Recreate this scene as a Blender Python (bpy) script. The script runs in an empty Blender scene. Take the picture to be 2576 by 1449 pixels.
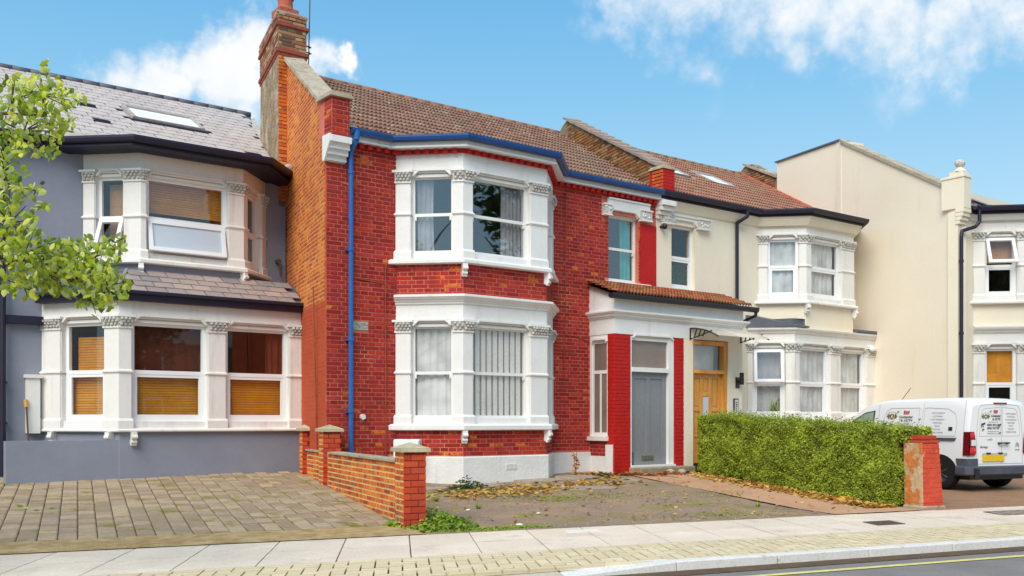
import bpy, bmesh, math, random
from mathutils import Vector, Matrix, noise
random.seed(7)
R = random.random
rad = math.radians
S = bpy.context.scene
COL = S.collection

# ------------------------------------------------------------------ camera
cam_d = bpy.data.cameras.new('camera'); cam = bpy.data.objects.new('camera', cam_d); COL.objects.link(cam)
cam_d.sensor_width = 36; cam_d.lens = 2500 / 2576 * 36
cam_d.shift_y = (1060 - 724.5) / 2576; cam_d.clip_end = 3000; cam_d.clip_start = .05
cam.location = (0, 0, 1.5); cam.rotation_euler = (rad(90), 0, rad(-23.6))
S.camera = cam
S.view_settings.view_transform = 'Standard'; S.view_settings.look = 'None'
S.view_settings.gamma = 1; S.view_settings.use_curve_mapping = False
S.view_settings.exposure = 0.5

# ------------------------------------------------------------------ world
SUN_AZ, SUN_EL = -132, 44            # where the sun stands: degrees from +X, elevation
w = bpy.data.worlds.new('World'); S.world = w; w.use_nodes = True
nt = w.node_tree; nt.nodes.clear()
def N(t, typ, **k):
    n = t.nodes.new(typ)
    for a, b in k.items():
        if a in n.inputs: n.inputs[a].default_value = b
        else: setattr(n, a, b)
    return n
out = N(nt, 'ShaderNodeOutputWorld'); bg = N(nt, 'ShaderNodeBackground', Strength=0.105)
nt.links.new(bg.outputs[0], out.inputs[0])
sky = N(nt, 'ShaderNodeTexSky'); sky.sky_type = 'NISHITA'; sky.sun_disc = False
sky.sun_elevation = rad(SUN_EL); sky.sun_rotation = rad(90 - SUN_AZ); sky.air_density = 1.0; sky.dust_density = .5; sky.ozone_density = 2.5
tc = N(nt, 'ShaderNodeTexCoord')
def vdir(px, py):
    k = (px - 1288) / 2500; v = Vector((k * .9164 + .4003, -k * .4003 + .9164, -(py - 1060) / 2500)); return v.normalized()
def L(a, b): nt.links.new(a, b)
def math_n(t, op, a, b=None, clamp=False):
    n = t.nodes.new('ShaderNodeMath'); n.operation = op; n.use_clamp = clamp
    for i, x in enumerate((a, b)):
        if x is None: continue
        if isinstance(x, (int, float)): n.inputs[i].default_value = x
        else: t.links.new(x, n.inputs[i])
    return n.outputs[0]
nz = N(nt, 'ShaderNodeTexNoise', Scale=5.0, Detail=9.0, Roughness=.58); L(tc.outputs['Generated'], nz.inputs['Vector'])
nz2 = N(nt, 'ShaderNodeTexNoise', Scale=16.0, Detail=8.0, Roughness=.62); L(tc.outputs['Generated'], nz2.inputs['Vector'])
# clouds: each is a few soft heaps on the sky sphere, broken up by noise
blobs = [(330, 215, 105, 1), (450, 190, 120, 1), (560, 150, 105, 1), (650, 110, 100, 1), (600, 240, 130, 1), (420, 260, 120, .9), (700, 230, 110, 1), (240, 190, 70, .7), (805, 180, 60, .8), (865, 178, 36, .85),
         (1490, 60, 100, .42), (1570, 10, 130, .62), (1690, 25, 150, .66), (1840, 55, 150, .62), (1960, 0, 170, .72), (2110, 40, 160, .70), (2260, 30, 170, .72), (2420, 60, 150, .68), (2560, 0, 160, .74), (1790, 140, 100, .42), (2000, 120, 95, .5), (2440, 130, 75, .5), (2200, 130, 80, .4), (1740, 290, 120, .24), (2270, 225, 70, .20), (1930, 380, 80, .14), (1640, 150, 60, .3)]
for _ in range(100):                                  # unseen clouds added outside the frame to whiten the ambient light
    a = R() * 6.28; e = .2 + R() * 1.1
    d = Vector((math.cos(a) * math.cos(e), math.sin(a) * math.cos(e), math.sin(e)))
    if d.dot(vdir(1288, 500)) < .72: blobs.append((d, 0, 150 + R() * 330, .95))
wn = N(nt, 'ShaderNodeTexNoise', Scale=9.0, Detail=5.0, Roughness=.6); L(tc.outputs['Generated'], wn.inputs['Vector'])
wsub = N(nt, 'ShaderNodeVectorMath'); wsub.operation = 'SUBTRACT'; L(wn.outputs['Color'], wsub.inputs[0]); wsub.inputs[1].default_value = (.5, .5, .5)
wsc = N(nt, 'ShaderNodeVectorMath'); wsc.operation = 'SCALE'; L(wsub.outputs[0], wsc.inputs[0]); wsc.inputs['Scale'].default_value = .115
wad = N(nt, 'ShaderNodeVectorMath'); wad.operation = 'ADD'; L(tc.outputs['Generated'], wad.inputs[0]); L(wsc.outputs[0], wad.inputs[1])
acc = None
for b in blobs:
    d = b[0] if isinstance(b[0], Vector) else vdir(b[0], b[1])
    dp = N(nt, 'ShaderNodeVectorMath'); dp.operation = 'DISTANCE'; L(wad.outputs[0], dp.inputs[0]); dp.inputs[1].default_value = d
    rr = b[2] / 2500 * 1.30
    m = N(nt, 'ShaderNodeMapRange'); m.interpolation_type = 'SMOOTHSTEP'; L(dp.outputs['Value'], m.inputs['Value'])
    m.inputs['From Min'].default_value = rr; m.inputs['From Max'].default_value = rr * .05; m.inputs['To Max'].default_value = b[3]
    acc = m.outputs[0] if acc is None else math_n(nt, 'MAXIMUM', acc, m.outputs[0])
cl = math_n(nt, 'ADD', acc, math_n(nt, 'MULTIPLY', math_n(nt, 'SUBTRACT', nz.outputs[0], .5), 1.1))
cl = math_n(nt, 'ADD', cl, math_n(nt, 'MULTIPLY', math_n(nt, 'SUBTRACT', nz2.outputs[0], .5), 1.25))
ms = N(nt, 'ShaderNodeMapRange'); ms.interpolation_type = 'SMOOTHSTEP'; L(cl, ms.inputs['Value'])
ms.inputs['From Min'].default_value = .22; ms.inputs['From Max'].default_value = .95; ms.inputs['To Max'].default_value = .96
gate = math_n(nt, 'MULTIPLY', ms.outputs[0], math_n(nt, 'MULTIPLY', acc, 3.0, True), True)
# the blue of the clear sky, paler towards the horizon
tint = N(nt, 'ShaderNodeMixRGB'); tint.blend_type = 'MIX'; tint.inputs[0].default_value = .82; L(sky.outputs[0], tint.inputs[1])
sp = N(nt, 'ShaderNodeSeparateXYZ'); L(tc.outputs['Generated'], sp.inputs[0])
grad = N(nt, 'ShaderNodeValToRGB'); L(sp.outputs[2], grad.inputs[0])
grad.color_ramp.elements[0].position = .0; grad.color_ramp.elements[0].color = (4.9, 6.1, 6.6, 1)
grad.color_ramp.elements[1].position = .42; grad.color_ramp.elements[1].color = (.95, 3.3, 5.8, 1)
e = grad.color_ramp.elements.new(.2); e.color = (3.0, 5.05, 6.35, 1)
e = grad.color_ramp.elements.new(.31); e.color = (1.75, 4.15, 6.2, 1)
L(grad.outputs[0], tint.inputs[2])
cm = N(nt, 'ShaderNodeMixRGB'); L(gate, cm.inputs[0]); L(tint.outputs[0], cm.inputs[1]); 
cs_ = N(nt, 'ShaderNodeMixRGB'); L(nz2.outputs[0], cs_.inputs[0]); cs_.inputs[1].default_value = (5.2, 5.7, 6.2, 1); cs_.inputs[2].default_value = (8.0, 7.8, 7.5, 1); L(cs_.outputs[0], cm.inputs[2])
L(cm.outputs[0], bg.inputs[0])
# ------------------------------------------------------------------ sun (thin high cloud: soft)
sd = bpy.data.lights.new('sun', 'SUN'); sd.energy = 2.5; sd.angle = rad(40); sd.color = (1, .94, .84)
so = bpy.data.objects.new('sun', sd); COL.objects.link(so)
sv = Vector((math.cos(rad(SUN_AZ)) * math.cos(rad(SUN_EL)), math.sin(rad(SUN_AZ)) * math.cos(rad(SUN_EL)), math.sin(rad(SUN_EL))))
so.rotation_euler = sv.to_track_quat('Z', 'Y').to_euler(); so.location = sv * 60

# ------------------------------------------------------------------ materials
def mk(name, col, col2=None, ns=4., rough=.85, bump=.0, bs=60., rnd=None, patch=None, streak=None, spec=.3, metal=0., world=True, bw=.02, rnd_mix=1.0, det=6., grain=.22, wear=None):
    m = bpy.data.materials.new(name); m.use_nodes = True; t = m.node_tree; b = t.nodes['Principled BSDF']
    b.inputs['Roughness'].default_value = rough; b.inputs['Metallic'].default_value = metal; b.inputs['Specular IOR Level'].default_value = spec
    g = t.nodes.new('ShaderNodeNewGeometry'); pos = g.outputs['Position']
    def noi(s, d=det):
        n = N(t, 'ShaderNodeTexNoise', Scale=s, Detail=d, Roughness=.6); t.links.new(pos, n.inputs['Vector']); return n.outputs[0]
    def mix(f, a, c, bt='MIX'):
        n = t.nodes.new('ShaderNodeMixRGB'); n.blend_type = bt
        for i, x in enumerate((f, a, c)):
            if isinstance(x, (int, float)): n.inputs[i].default_value = x
            elif isinstance(x, tuple): n.inputs[i].default_value = (*x, 1)
            else: t.links.new(x, n.inputs[i])
        return n.outputs[0]
    def ramp(v, a, c):
        n = N(t, 'ShaderNodeMapRange'); t.links.new(v, n.inputs['Value']); n.inputs['From Min'].default_value = a; n.inputs['From Max'].default_value = c; return n.outputs[0]
    c = col
    if rnd:
        oi = t.nodes.new('ShaderNodeObjectInfo')
        v = math_n(t, 'FRACT', math_n(t, 'ADD', oi.outputs['Random'], g.outputs['Random Per Island']))
        cr = t.nodes.new('ShaderNodeValToRGB'); t.links.new(v, cr.inputs[0]); cr.color_ramp.interpolation = 'CONSTANT'
        el = cr.color_ramp.elements; el[0].color = (*rnd[0], 1); el[1].position = 1 / len(rnd); el[1].color = (*rnd[1], 1)
        for i, x in enumerate(rnd[2:]): e = el.new((i + 2) / len(rnd)); e.color = (*x, 1)
        c = cr.outputs[0]
    if rnd and wear:
        v2 = math_n(t, 'FRACT', math_n(t, 'MULTIPLY', v, 7.31)); wm = math_n(t, 'MULTIPLY', math_n(t, 'GREATER_THAN', v2, wear[1]), math_n(t, 'GREATER_THAN', noi(wear[2], 3.), wear[3])); wm = math_n(t, 'MULTIPLY', wm, ramp(noi(14., 4.), .40, .46)); c = mix(wm, c, wear[0])
    if col2: c = mix(ramp(noi(ns), .35, .68), c, col2)
    if patch:
        pc, psc, lo, hi = patch; c = mix(ramp(noi(psc, 4.), lo, hi), c, pc)
    if streak:
        scol, lo, hi = streak
        mp = N(t, 'ShaderNodeMapping'); t.links.new(pos, mp.inputs[0]); mp.inputs['Scale'].default_value = (3.2, 3.2, .35)
        n = N(t, 'ShaderNodeTexNoise', Scale=1.3, Detail=6., Roughness=.65); t.links.new(mp.outputs[0], n.inputs['Vector'])
        c = mix(ramp(n.outputs[0], lo, hi), c, scol)
    fine = noi(bs * .5, 3.)
    c = mix(.5, c, mix(ramp(fine, .3, .7), (1 - grain, 1 - grain, 1 - grain), (1 + grain, 1 + grain, 1 + grain)), 'MULTIPLY') if rough > .3 else c
    if isinstance(c, tuple): b.inputs['Base Color'].default_value = (*c, 1)
    else: t.links.new(c, b.inputs['Base Color'])
    if bump:
        bn = t.nodes.new('ShaderNodeBump'); bn.inputs['Strength'].default_value = bump; bn.inputs['Distance'].default_value = bw
        t.links.new(noi(bs, 5.), bn.inputs['Height']); t.links.new(bn.outputs[0], b.inputs['Normal'])
    return m
M = {}
M['brick_red'] = mk('brick_red', (.3, .02, .02), None, rnd=[(.40, .030, .020), (.33, .020, .020), (.46, .040, .020), (.36, .024, .030), (.27, .016, .014), (.44, .040, .036), (.39, .026, .015), (.30, .026, .026)], wear=((.66, .17, .02), .84, .8, .56), bump=.5, bs=70, streak=((.26, .02, .016), .50, .72), bw=.01)
M['mortar_red'] = mk('mortar_red', (.62, .185, .12), (.50, .12, .08), 3, bump=.3, patch=((.66, .33, .16), .9, .62, .72))
M['brick_orange'] = mk('brick_orange', (.6, .16, .03), None, rnd=[(.70, .20, .03), (.66, .175, .028), (.58, .14, .03), (.74, .25, .04), (.42, .10, .04), (.62, .15, .025), (.68, .21, .05), (.50, .11, .04)], patch=((.50, .10, .025), 1.3, .52, .62), bump=.5, bw=.01)
M['mortar_orange'] = mk('mortar_orange', (.78, .42, .18), (.66, .32, .11), 5, bump=.3)
M['paint_terracotta'] = mk('paint_terracotta', (.46, .075, .028), (.54, .10, .035), 1.2, bump=.5, bs=45, bw=.01)
M['paint_red'] = mk('paint_red', (.52, .012, .010), (.44, .010, .008), 2, rough=.6, bump=.6, bs=35, bw=.012)
M['brick_garden'] = mk('brick_garden', (.6, .2, .05), None, rnd=[(.72, .19, .022), (.62, .13, .018), (.74, .24, .04), (.50, .10, .02), (.68, .17, .02), (.38, .08, .03), (.66, .20, .03), (.56, .13, .03)], patch=((.36, .15, .06), 2.4, .58, .66), streak=((.22, .09, .035), .57, .70), bump=.5, bw=.01)
M['mortar_garden'] = mk('mortar_garden', (.86, .60, .30), (.74, .46, .20), 5, bump=.3)
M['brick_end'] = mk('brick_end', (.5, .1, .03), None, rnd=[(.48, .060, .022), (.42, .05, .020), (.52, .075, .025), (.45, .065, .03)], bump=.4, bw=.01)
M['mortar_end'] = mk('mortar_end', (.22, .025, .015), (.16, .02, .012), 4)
M['brick_stock'] = mk('brick_stock', (.5, .35, .2), None, rnd=[(.38, .20, .10), (.27, .12, .07), (.48, .31, .17), (.17, .075, .05), (.35, .12, .06), (.40, .25, .13)], patch=((.16, .11, .07), 2.5, .56, .66), bump=.6, bw=.012)
M['brick_coll'] = mk('brick_coll', (.36, .09, .05), (.25, .06, .04), 6, bump=.6)
M['mortar_stock'] = mk('mortar_stock', (.34, .25, .15), (.21, .14, .085), 5, bump=.5)
M['old_render'] = mk('old_render', (.40, .30, .19), (.24, .16, .09), 4.5, bump=1.0, bs=16, bw=.05, patch=((.52, .42, .3), 2.2, .55, .65))
M['white'] = mk('white', (.80, .775, .73), (.77, .745, .70), 2.2, rough=.6, bump=.12, bs=30, streak=((.55, .50, .42), .56, .80), grain=.05)
M['white_red'] = mk('white_red', (.80, .785, .76), (.76, .74, .71), 2.2, rough=.6, bump=.10, bs=30, streak=((.58, .55, .48), .58, .84), grain=.05)
M['plinth_white'] = mk('plinth_white', (.80, .78, .75), (.72, .70, .67), 1.6, bump=.5, bs=18, streak=((.52, .50, .45), .60, .85), grain=.05)
M['carved'] = mk('carved', (.76, .73, .68), (.52, .49, .44), 22., rough=.8, bump=1.0, bs=24, bw=.05)
M['upvc'] = mk('upvc', (.86, .86, .86), None, rough=.28, spec=.5, grain=.05)
M['sash'] = mk('sash', (.80, .79, .76), None, rough=.45, spec=.4, grain=.05)
M['cream'] = mk('cream', (.84, .755, .60), (.80, .71, .55), .9, rough=.9, bump=.25, bs=40, bw=.01, streak=((.70, .60, .44), .58, .88), grain=.05)
M['cream_flank'] = mk('cream_flank', (.89, .79, .635), (.86, .75, .58), .55, rough=.9, bump=.25, bs=40, bw=.01, streak=((.74, .62, .44), .58, .9), grain=.05)
M['grey_render'] = mk('grey_render', (.27, .285, .345), (.24, .255, .315), 1.5, rough=.8, bump=.3, bs=30, bw=.01, grain=.05)
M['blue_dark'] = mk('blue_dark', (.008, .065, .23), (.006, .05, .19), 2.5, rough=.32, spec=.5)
M['navy'] = mk('navy', (.009, .006, .022), (.012, .008, .03), 3, rough=.5, spec=.5)
M['black'] = mk('black', (.012, .012, .014), None, rough=.4, spec=.5)
M['blue'] = mk('blue', (.012, .13, .42), (.010, .10, .34), 2.5, rough=.32, spec=.55)
M['tile'] = mk('tile', (.3, .15, .1), rnd=[(.29, .145, .10), (.24, .105, .08), (.34, .18, .13), (.20, .09, .07), (.30, .165, .115), (.26, .125, .10)], col2=(.22, .14, .09), ns=1.6, rough=.75, bump=.5, bw=.01, patch=((.42, .36, .26), 7., .60, .68), streak=((.20, .12, .09), .52, .72))
M['tile_pink'] = mk('tile_pink', (.3, .15, .1), rnd=[(.38, .16, .11), (.33, .125, .085), (.42, .20, .14), (.30, .11, .08), (.37, .15, .10)], col2=(.28, .17, .11), ns=1.6, rough=.75, bump=.4, bw=.01)
M['tile_moss'] = mk('tile_moss', (.3, .1, .05), None, rnd=[(.34, .105, .05), (.28, .08, .04), (.38, .13, .06), (.25, .07, .035)], rough=.8, bump=.5, patch=((.20, .16, .03), 5., .54, .62), bw=.012)
M['under_tile'] = mk('under_tile', (.10, .055, .04), None)
M['ridge'] = mk('ridge', (.36, .17, .10), (.26, .15, .1), 3, bump=.5)
M['ridge_old'] = mk('ridge_old', (.32, .22, .12), (.22, .13, .07), 5, bump=.8)
M['slate'] = mk('slate', (.4, .38, .4), rnd=[(.57, .49, .455), (.60, .515, .475), (.54, .46, .43), (.58, .495, .46), (.56, .485, .45)], col2=(.50, .43, .40), ns=1.2, rough=.62, bump=.3, bs=30, bw=.01, spec=.5)
M['slate_brown'] = mk('slate_brown', (.4, .38, .4), None, rnd=[(.30, .25, .24), (.36, .29, .26), (.42, .33, .29), (.26, .23, .23), (.33, .27, .26)], rough=.5, bump=.4, bs=30, bw=.01, spec=.5)
M['slate_red'] = mk('slate_red', (.30, .24, .19), None, rnd=[(.30, .22, .17), (.26, .2, .15), (.34, .26, .2)], rough=.7)
M['lead'] = mk('lead', (.10, .105, .13), (.13, .13, .155), 3, rough=.55)
M['cement'] = mk('cement', (.46, .43, .40), (.34, .31, .28), 6, bump=.8, bs=20)
M['coping'] = mk('coping', (.50, .43, .33), (.36, .29, .20), 3.5, bump=.6, bs=22, patch=((.25, .2, .13), 4., .6, .7))
M['coping_pink'] = mk('coping_pink', (.40, .30, .25), (.30, .23, .19), 3, bump=.5, bs=22)
M['capstone'] = mk('capstone', (.56, .49, .33), (.42, .36, .22), 6, bump=.7, bs=25, patch=((.34, .32, .14), 5., .58, .68))
M['stone_step'] = mk('stone_step', (.34, .28, .20), (.22, .18, .11), 5, bump=.6)
M['plaque'] = mk('plaque', (.47, .47, .40), (.36, .38, .33), 20, bump=1., bs=40, bw=.02)
M['door_grey'] = mk('door_grey', (.225, .235, .25), None, rough=.45, spec=.4)
M['wood'] = mk('wood', (.66, .30, .045), (.54, .22, .03), 5, rough=.42, spec=.4, streak=((.72, .36, .08), .4, .6))
M['pot'] = mk('pot', (.46, .13, .07), (.36, .09, .05), 4, bump=.4)
M['metal'] = mk('metal', (.45, .45, .45), None, rough=.35, metal=.9)
M['rust'] = mk('rust', (.12, .08, .06), None)
M['curtain_teal'] = mk('curtain_teal', (.05, .55, .50), (.10, .70, .62), 4., rough=.9)
M['pleat'] = mk('pleat', (.78, .75, .70), (.68, .65, .60), 2., rough=.9)
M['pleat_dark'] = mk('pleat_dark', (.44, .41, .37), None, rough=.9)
M['blind'] = mk('blind', (.70, .30, .025), (.58, .22, .02), 2.5, rough=.5, rnd=[(.74, .33, .03), (.66, .28, .025), (.70, .30, .02)])
M['blind_dull'] = mk('blind_dull', (.50, .27, .12), (.42, .2, .07), 2.5, rough=.7)
M['curtain_red'] = mk('curtain_red', (.15, .026, .010), (.08, .018, .008), 2., rough=.8)
M['frost'] = mk('frost', (.56, .63, .70), (.52, .58, .66), 1.5, rough=.25, spec=.6)
M['interior'] = mk('interior', (.24, .19, .15), (.18, .13, .1), 1.5)
M['slab'] = mk('slab', (.6, .55, .5), rnd=[(.80, .665, .53), (.77, .64, .51), (.82, .685, .55), (.74, .61, .48)], col2=(.70, .565, .44), ns=1.8, bump=.25, bs=70, bw=.006, patch=((.56, .46, .36), 2.4, .56, .76), streak=((.60, .50, .40), .62, .75))
M['paver'] = mk('paver', (.5, .45, .3), rnd=[(.74, .61, .39), (.69, .56, .35), (.77, .64, .43), (.66, .54, .34), (.72, .58, .37)], col2=(.63, .51, .33), ns=2.2, bump=.35, bs=70, bw=.008)
M['joint'] = mk('joint', (.24, .18, .115), (.17, .13, .08), 6)
M['joint_dark'] = mk('joint_dark', (.10, .08, .05), (.07, .055, .035), 6)
M['kerb'] = mk('kerb', (.74, .71, .68), (.66, .63, .60), 3., bump=.3, bs=60, bw=.008, patch=((.45, .41, .36), 4., .62, .72))
M['kerb_old'] = mk('kerb_old', (.56, .49, .38), (.44, .38, .28), 3.5, bump=.6, bs=40, bw=.012)
M['asphalt'] = mk('asphalt', (.27, .235, .22), (.21, .185, .175), 1.4, rough=.9, bump=.7, bs=90, bw=.012, patch=((.16, .15, .145), 38., .60, .66))
M['gutter_dirt'] = mk('gutter_dirt', (.16, .095, .05), (.09, .06, .035), 7, bump=.8, bs=50)
M['yellow_line'] = mk('yellow_line', (.78, .68, .22), (.62, .54, .2), 9, rough=.7, bump=.3, patch=((.30, .27, .15), 26., .62, .70))
M['drive'] = mk('drive', (.40, .265, .165), (.26, .19, .15), 1.1, rough=.95, bump=1.2, bs=22, bw=.03, patch=((.25, .22, .05), 1.7, .50, .66), det=10)
M['drive_stone'] = mk('drive_stone', (.42, .34, .26), (.30, .24, .19), 5., bump=.8, bs=30)
M['path'] = mk('path', (.56, .33, .19), (.48, .27, .16), 1.1, rough=.95, bump=.4, bs=50)
M['forecourt_brown'] = mk('forecourt_brown', (.36, .20, .115), (.29, .16, .09), 3, bump=.8, bs=30)
M['paver_old'] = mk('paver_old', (.3, .25, .2), None, rnd=[(.42, .31, .195), (.35, .255, .17), (.46, .345, .225), (.39, .29, .205), (.33, .245, .155)], bump=.8, bs=28, bw=.02, patch=((.24, .20, .04), 2.6, .55, .68))
M['threshold'] = mk('threshold', (.56, .40, .20), (.36, .22, .08), 5, bump=1., bs=24, bw=.03)
M['soil'] = mk('soil', (.12, .08, .05), (.08, .06, .035), 5, bump=1., bs=20)
M['van'] = mk('van', (.80, .80, .80), None, rough=.22, spec=.6)
M['plastic'] = mk('plastic', (.060, .064, .085), (.09, .095, .12), 3, rough=.5)
M['rubber'] = mk('rubber', (.014, .012, .016), None, rough=.75)
M['lamp_red'] = mk('lamp_red', (.62, .008, .008), None, rough=.12, spec=.7)
M['lamp_dark'] = mk('lamp_dark', (.16, .004, .012), None, rough=.12, spec=.7)
M['lamp_clear'] = mk('lamp_clear', (.72, .70, .68), None, rough=.12, spec=.7)
M['plate'] = mk('plate', (.75, .48, .02), None, rough=.4)
M['ink'] = mk('ink', (.03, .03, .035), None, rough=.5)
M['ink_grey'] = mk('ink_grey', (.25, .25, .26), None, rough=.5)
M['ink_red'] = mk('ink_red', (.48, .02, .02), None, rough=.5)
M['ink_green'] = mk('ink_green', (.02, .22, .05), None, rough=.5)
M['seam'] = mk('seam', (.42, .42, .43), None, rough=.6)
M['bark'] = mk('bark', (.12, .09, .06), (.07, .05, .035), 6, bump=1.)
def leafmat(name, cols, tr=.45):
    m = bpy.data.materials.new(name); m.use_nodes = True; t = m.node_tree; b = t.nodes['Principled BSDF']
    g = t.nodes.new('ShaderNodeNewGeometry'); oi = t.nodes.new('ShaderNodeObjectInfo')
    v = math_n(t, 'FRACT', math_n(t, 'ADD', oi.outputs['Random'], g.outputs['Random Per Island']))
    cr = t.nodes.new('ShaderNodeValToRGB'); t.links.new(v, cr.inputs[0]); el = cr.color_ramp.elements
    el[0].color = (*cols[0], 1); el[1].position = 1; el[1].color = (*cols[-1], 1)
    for i, x in enumerate(cols[1:-1]): e = el.new((i + 1) / (len(cols) - 1)); e.color = (*x, 1)
    nn = N(t, 'ShaderNodeTexNoise', Scale=2.2, Detail=3.0); t.links.new(g.outputs['Position'], nn.inputs['Vector']); mr = N(t, 'ShaderNodeMapRange'); t.links.new(nn.outputs[0], mr.inputs['Value']); mr.inputs['From Min'].default_value = .3; mr.inputs['From Max'].default_value = .7; mr.inputs['To Min'].default_value = .70; mr.inputs['To Max'].default_value = 1.25
    hs = t.nodes.new('ShaderNodeHueSaturation'); t.links.new(mr.outputs[0], hs.inputs['Value']); t.links.new(cr.outputs[0], hs.inputs['Color']); cr = hs
    t.links.new(cr.outputs[0], b.inputs['Base Color']); b.inputs['Roughness'].default_value = .5; b.inputs['Specular IOR Level'].default_value = .35
    tb = t.nodes.new('ShaderNodeBsdfTranslucent'); t.links.new(cr.outputs[0], tb.inputs[0])
    mx = t.nodes.new('ShaderNodeMixShader'); mx.inputs[0].default_value = tr
    t.links.new(b.outputs[0], mx.inputs[1]); t.links.new(tb.outputs[0], mx.inputs[2]); t.links.new(mx.outputs[0], t.nodes['Material Output'].inputs[0])
    return m
M['leaf_tree'] = leafmat('leaf_tree', [(.11, .18, .02), (.46, .56, .03), (.24, .36, .03), (.72, .74, .05), (.14, .22, .03), (.70, .76, .30), (.80, .78, .08)], .45)
M['leaf_hedge'] = leafmat('leaf_hedge', [(.13, .20, .015), (.33, .41, .03), (.46, .52, .04), (.19, .28, .02), (.56, .60, .08), (.28, .38, .03)], .35)
M['leaf_weed'] = leafmat('leaf_weed', [(.08, .20, .015), (.22, .36, .03), (.40, .45, .04), (.14, .26, .02)], .3)
M['leaf_dead'] = leafmat('leaf_dead', [(.55, .26, .05), (.66, .44, .07), (.40, .14, .04), (.60, .50, .10), (.48, .20, .05), (.70, .48, .16)], .2)
M['leaf_rust'] = leafmat('leaf_rust', [(.36, .10, .03), (.50, .20, .05), (.28, .07, .03), (.60, .30, .08)], .2)
M['leaf_dark'] = leafmat('leaf_dark', [(.03, .07, .01), (.06, .11, .02), (.04, .08, .015)], .3)
M['moss'] = leafmat('moss', [(.16, .17, .02), (.28, .27, .04), (.20, .22, .03)], .1)
M['curtain'] = leafmat('curtain', [(.88, .88, .87), (.86, .86, .86)], .30)
def glassmat(name, tint, refl, ior_mix=.5):
    m = bpy.data.materials.new(name); m.use_nodes = True; t = m.node_tree; t.nodes.remove(t.nodes['Principled BSDF'])
    tr = t.nodes.new('ShaderNodeBsdfTransparent'); tr.inputs[0].default_value = (*tint, 1)
    gl = t.nodes.new('ShaderNodeBsdfGlossy'); gl.inputs['Roughness'].default_value = .02; gl.inputs[0].default_value = (.95, .95, .95, 1)
    g = t.nodes.new('ShaderNodeNewGeometry'); dt = t.nodes.new('ShaderNodeVectorMath'); dt.operation = 'DOT_PRODUCT'; t.links.new(g.outputs['Incoming'], dt.inputs[0]); t.links.new(g.outputs['Normal'], dt.inputs[1])
    sch = math_n(t, 'POWER', math_n(t, 'SUBTRACT', 1.0, math_n(t, 'ABSOLUTE', dt.outputs['Value'])), 5.0)   # Schlick, same from both sides
    f = math_n(t, 'ADD', math_n(t, 'MULTIPLY', sch, .92), .04 + refl, True)
    mx = t.nodes.new('ShaderNodeMixShader'); t.links.new(f, mx.inputs[0]); t.links.new(tr.outputs[0], mx.inputs[1]); t.links.new(gl.outputs[0], mx.inputs[2])
    t.links.new(mx.outputs[0], t.nodes['Material Output'].inputs[0]); return m
M['glass'] = glassmat('glass', (.97, .98, .98), .02)
M['glass_clear'] = glassmat('glass_clear', (.98, .98, .98), .0)
M['glass_strong'] = glassmat('glass_strong', (.86, .86, .87), .09)
M['glass_sky'] = mk('glass_sky', (.86, .90, .91), None, rough=.4, spec=.5)
M['glass_van'] = mk('glass_van', (.20, .30, .25), (.30, .42, .35), 1.5, rough=.08, spec=.9)

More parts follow.
